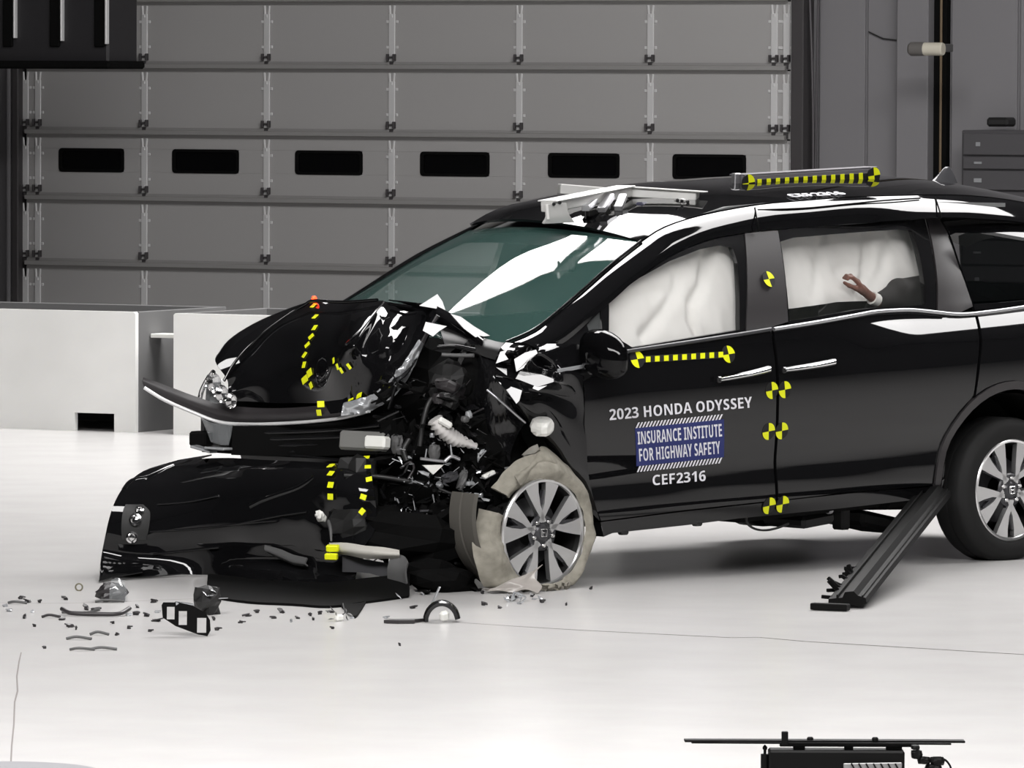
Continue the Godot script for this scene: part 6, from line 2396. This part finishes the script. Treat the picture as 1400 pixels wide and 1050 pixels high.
	# many small scraps, each a thing of its own: pixel, size across, deep, tall
	var clusters := [
		["plastic_scrap", "dark plastic scrap in the loose heap farthest left on the floor", "dark scraps in the far left heap", M.satin_trim,
			[[30, 819, 12, 8], [38, 824, 14, 7], [54, 824, 10, 6], [33, 846, 11, 9], [47, 857, 8, 5]]],
		["plastic_scrap", "dark plastic scrap beside the left end of the thin curved lamp strip", "dark scraps beside the curved lamp strip", M.satin_trim,
			[[70, 845, 24, 4], [86, 848, 12, 4], [95, 858, 12, 8], [104, 861, 7, 7], [88, 820, 12, 7]]],
		["plastic_scrap", "dark plastic scrap right under the broken headlamp fragment", "dark scraps under the headlamp fragment", M.satin_trim,
			[[118, 834, 16, 10], [132, 836, 12, 9], [154, 853, 8, 3]]],
		["plastic_scrap", "dark plastic scrap between the headlamp fragment and the three-hole lamp surround", "dark scraps beside the lamp surround", M.satin_trim,
			[[186, 841, 14, 8], [200, 843, 12, 8], [216, 850, 14, 6], [211, 824, 14, 8], [177, 860, 6, 8], [188, 831, 10, 4], [206, 864, 6, 3], [160, 869, 7, 4]]],
		["plastic_crumb", "tiny dark crumb alone on the bare floor near the long crack", "", M.satin_trim, [[60, 887, 5, 5]]],
		["trim_sliver", "left one of the upper two dark slivers at the debris front", "", M.grey_plastic, [[108, 875, 32, 4]]],
		["trim_sliver", "humped right one of the upper two dark slivers at the debris front", "", M.grey_plastic, [[136, 869, 24, 7]]],
		["trim_sliver", "thin left one of the lowest two dark slivers at the debris front", "", M.grey_plastic, [[112, 890, 30, 3]]],
		["trim_sliver", "thin right one of the lowest two dark slivers at the debris front", "", M.grey_plastic, [[142, 889, 32, 4]]],
		["trim_sliver", "thin dark trim sliver in the loose heap farthest left", "", M.grey_plastic, [[24, 826, 26, 3]]],
		["trim_sliver", "long thin dark trim sliver against the foot of the headlamp fragment", "", M.grey_plastic, [[150, 824, 40, 3]]],
		["plastic_scrap", "small dark plastic scrap on the floor below the left half of the undertray", "dark scraps below the undertray's left half", M.satin_trim,
			[[331, 852, 8, 5], [336, 843, 10, 5], [351, 838, 9, 7], [384, 838, 13, 7], [372, 846, 9, 4], [292, 848, 9, 6], [298, 862, 8, 7]]],
		["plastic_scrap", "small dark plastic scrap on the floor near the undertray's pointed tab", "dark scraps near the undertray's tab", M.satin_trim,
			[[406, 846, 8, 5], [424, 842, 10, 5], [438, 840, 8, 8], [428, 848, 8, 6], [452, 838, 8, 5], [454, 860, 5, 4]]],
		["plastic_scrap", "dark plastic scrap on the floor just above the flat pointed trim offcut", "", M.satin_trim, [[565, 832, 12, 5]]],
		["plastic_crumb", "tiny dark crumb alone on the bare floor in front of the trim offcut", "", M.satin_trim, [[546, 883, 6, 6]]],
		["plastic_scrap", "small dark plastic scrap on the floor at the left foot of the burst front tyre", "dark scraps left of the burst tyre's foot", M.satin_trim,
			[[662, 828, 9, 8], [683, 832, 6, 4], [656, 808, 10, 5], [660, 812, 12, 4]]],
		["plastic_scrap", "small dark plastic scrap on the floor right below the front wheel's rim", "dark scraps below the front rim", M.satin_trim,
			[[742, 824, 14, 8], [700, 818, 14, 6], [728, 816, 8, 5], [774, 828, 6, 4], [808, 806, 6, 4]]],
		["pale_chip", "pale plastic chip in the loose heap farthest left on the floor", "pale chips in the far left heap", M.clear_grey, [[12, 836, 18, 6], [6, 830, 8, 4], [44, 838, 6, 3]]],
		["pale_chip", "pale plastic chip close to the left side of the three-hole lamp surround", "pale chips beside the lamp surround", M.clear_grey, [[216, 838, 8, 3], [176, 842, 8, 4]]],
		["pale_chip", "pale plastic chip lying beside the clear plastic shred below the front wheel", "", M.clear_grey, [[712, 826, 10, 5]]],
		["pale_chip", "pale plastic chip on the floor near the undertray's pointed tab", "pale chips near the undertray's tab", M.clear_grey, [[480, 846, 6, 4], [528, 846, 10, 3], [398, 851, 8, 3]]],
	]
	for c in clusters:
		var i := 0
		for e in c[4]:
			rng.seed = int(e[0] * 13 + e[1])
			var s: float = e[2] / 300.0
			var p := floor_thing(c[0], c[1], "scrap", e[0], e[1], rng.randf_range(-0.25, 0.25) if e[2] > 20 else rng.randf() * TAU, c[2])
			var tall: float = maxf(0.012, e[3] / 300.0 * 0.75)
			var long: bool = e[2] > 20
			m = MB.new()
			if long:
				m.tube(curve([Vector3(-s * 0.5, 0.006, 0), Vector3(-s * 0.1, 0.008 + tall * 0.4, rng.randf_range(-0.02, 0.02)), Vector3(s * 0.5, 0.006, rng.randf_range(-0.02, 0.02))], 4), 0.0065, 6)
				part(p, "sliver", m, c[3])
			else:
				var q := part_mesh(p, "scrap", shard(rng, Vector3(s * 1.5, 0.006, s * 0.6), rng.randi_range(5, 8)), c[3])
				q.rotation = Vector3(rng.randf_range(-0.5, 0.5), 0, rng.randf_range(-0.4, 0.4))
				q.position.y = tall * 0.4 + 0.004
				rng.seed = int(e[0] * 7 + e[1])
				q = part_mesh(p, "scrap", lump(rng, Vector3(s * 0.8, tall * 0.7, s * 0.3), 0.7), c[3])
				q.position = Vector3(rng.randf_range(-0.3, 0.3) * s, tall * 0.35, 0)
			i += 1

	# cracks and the saw-cut joint in the floor: thin dark fillets lying a hair above the slab
	var joint := MB.new()
	var line := []
	for e in [[618, 850.5], [700, 856], [800, 862], [900, 867], [1000, 872], [1038, 871.5], [1100, 877], [1200, 883], [1300, 889], [1400, 895], [1480, 899]]:
		line.append(on_floor(e[0], e[1]) + Vector3(0, 0.0005, 0))
	floor_line(joint, line, [0.006, 0.008, 0.012, 0.014, 0.016, 0.012, 0.016, 0.018, 0.018, 0.018, 0.018])
	var f := get_node("floor")
	var jo := part(f, "joint", joint, mat("joint_grey", Color(0.36, 0.35, 0.34), 0.9, 0.0, 0.0))
	jo.transform = f.transform.affine_inverse()
	joint = MB.new()
	line = []
	for e in [[29, 892], [26, 905], [23, 925], [24, 945], [20, 960], [19, 990], [16, 1020], [15, 1042], [14, 1070]]:
		line.append(on_floor(e[0], e[1]) + Vector3(0, 0.0005, 0))
	floor_line(joint, line, [0.004, 0.006, 0.006, 0.007, 0.006, 0.006, 0.006, 0.006, 0.006])
	jo = part(f, "crack", joint, mat("crack_grey", Color(0.5, 0.485, 0.48), 0.9, 0.0, 0.0))
	jo.transform = f.transform.affine_inverse()
	joint = MB.new()
	line = []
	for e in [[-20, 824], [60, 825], [140, 824], [230, 820], [290, 818]]:
		line.append(on_floor(e[0], e[1]) + Vector3(0, 0.0005, 0))
	floor_line(joint, line, [0.008, 0.01, 0.01, 0.01, 0.01])
	jo = part(f, "joint", joint, M.crack_grey)
	jo.transform = f.transform.affine_inverse()


func floor_line(m: MB, pts: Array, widths: Array) -> void:
	for i in pts.size() - 1:
		var d: Vector3 = (pts[i + 1] - pts[i]).normalized().cross(Vector3.UP)
		var a: float = widths[i] * 0.5
		var b: float = widths[i + 1] * 0.5
		m.poly([pts[i] - d * a, pts[i] + d * a, pts[i + 1] + d * b, pts[i + 1] - d * b], Vector3.UP)


func build_foreground() -> void:
	var depth := 20.0
	var t := thing("camera_rig", "black low camera rig with long flat top plate at the bottom edge", "camera rig", self)
	var c := at_depth(1127, 1050, depth)
	t.position = Vector3(c.x, 0, c.z)
	var k := depth / FOCAL
	var base := c.y
	var at := func(px: float, py: float, z: float) -> Vector3: return Vector3((px - 1127.0) * k, base + (1050.0 - py) * k, z)
	var black := mat("rig_black", Color(0.05, 0.05, 0.05), 0.5, 0.0, 0.2)
	var m := MB.new()
	var tilt := Basis(Vector3(0, 0, 1), -0.002)
	m.box(Transform3D(tilt * Basis(Vector3.UP, 0.03), at.call(1127, 1012.5, 0.0)), Vector3(385 * k, 3 * k, 0.05), 0.001)
	m.box(Transform3D(tilt, at.call(1122, 1014.5, 0.02)), Vector3(356 * k, 2.5 * k, 0.03), 0.001)
	part(t, "top_plate", m, black)
	m = MB.new()
	m.box(Transform3D(Basis(), at.call(1072, 1008, 0.03)), Vector3(9 * k, 19 * k, 0.02), 0.002)
	part(t, "post", m, black)
	m = MB.new()
	m.box(Transform3D(Basis(), at.call(1160, 1017, 0.02)), Vector3(190 * k, 5 * k, 0.02), 0.002)
	for x in [[1092, 16], [1160, 12], [1222, 22]]:
		m.box(Transform3D(Basis(), at.call(x[0], 1020, 0.01)), Vector3(x[1] * k, 9 * k, 0.03), 0.002)
	part(t, "cross_rail", m, black)
	for x in [1107, 1196]:
		m = MB.new()
		m.lathe([Vector2(4.5 * k, 0), Vector2(4.5 * k, 4 * k), Vector2(3 * k, 5.5 * k), Vector2(0, 5.5 * k)], Transform3D(Basis(Vector3.RIGHT, -PI / 2), at.call(x, 1012, 0.015)), 12)
		part(t, "knob", m, black)
	m = MB.new()
	m.box(Transform3D(Basis(), at.call(1143, 1052, 0.0)), Vector3(186 * k, 56 * k, 0.10), 0.006)
	part(t, "body", m, black)
	m = MB.new()
	m.box(Transform3D(Basis(Vector3(0, 0, 1), 0.02), at.call(1192, 1047, 0.056)), Vector3(80 * k, 14 * k, 0.01), 0.002)
	var grille := part(t, "silver_panel", m, mat("rig_silver", Color(0.5, 0.5, 0.5), 0.4, 0.4))
	for i in 7:
		m = MB.new()
		m.box(Transform3D(Basis(Vector3(0, 0, 1), 0.5), at.call(1165 + i * 10.0, 1045, 0.062)), Vector3(2.2 * k, 10 * k, 0.004), 0.0)
		part(grille, "slot", m, black)
	m = MB.new()
	m.tube([at.call(1045, 1075, 0.02), at.call(1045, 1030, 0.02)], 6 * k, 10)
	m.tube([at.call(1045, 1030, 0.02), at.call(1045, 1022, 0.02)], 2.0 * k, 8)
	m.lathe([Vector2(0, -4 * k), Vector2(3.2 * k, -1.5 * k), Vector2(3.2 * k, 1.5 * k), Vector2(1.2 * k, 4 * k), Vector2(0, 5 * k)], Transform3D(Basis(Vector3.RIGHT, -PI / 2), at.call(1045, 1022, 0.02)), 12)
	part(t, "side_post", m, black)
	for e in [[1252, 1028, 16, 12], [1262, 1036, 18, 10], [1280, 1037, 20, 12], [1250, 1018, 12, 6], [1275, 1048, 24, 14]]:
		rng.seed = int(e[0])
		var o := part_mesh(t, "clamp", lump(rng, Vector3(e[2] * k, e[3] * k, 0.05), 0.12), black)
		o.position = at.call(e[0], e[1], 0.06)
	m = MB.new()
	m.tube(curve([at.call(1284, 1032, 0.06), at.call(1294, 1038, 0.06), at.call(1300, 1052, 0.06), at.call(1298, 1080, 0.05), at.call(1270, 1100, 0.02)], 4), 1.6 * k, 6)
	part(t, "cable", m, black)
	m = MB.new()
	for x in [[-0.17, 0.08], [0.2, 0.08], [0.02, -0.12]]:
		m.tube([Vector3(x[0], base - 0.05, x[1]), Vector3(x[0] * 1.5, 0.0, x[1] * 1.6)], 0.012, 8)
	part(t, "leg", m, black)
	# low round plate whose edge just shows in the lower left corner
	t = thing("floor_plate", "low round grey floor plate, only its far edge showing in the bottom left corner", "floor plate", self)
	var p := on_floor(2, 1058)
	t.position = p
	m = MB.new()
	var edge := on_floor(2, 1043.5)
	m.lathe([Vector2(0, 0.008), Vector2(p.distance_to(edge) - 0.01, 0.008), Vector2(p.distance_to(edge), 0.0)], Transform3D(Basis(Vector3.RIGHT, -PI / 2), Vector3()), 64)
	part(t, "plate", m, mat("plate_grey", Color(0.5, 0.5, 0.51), 0.8))
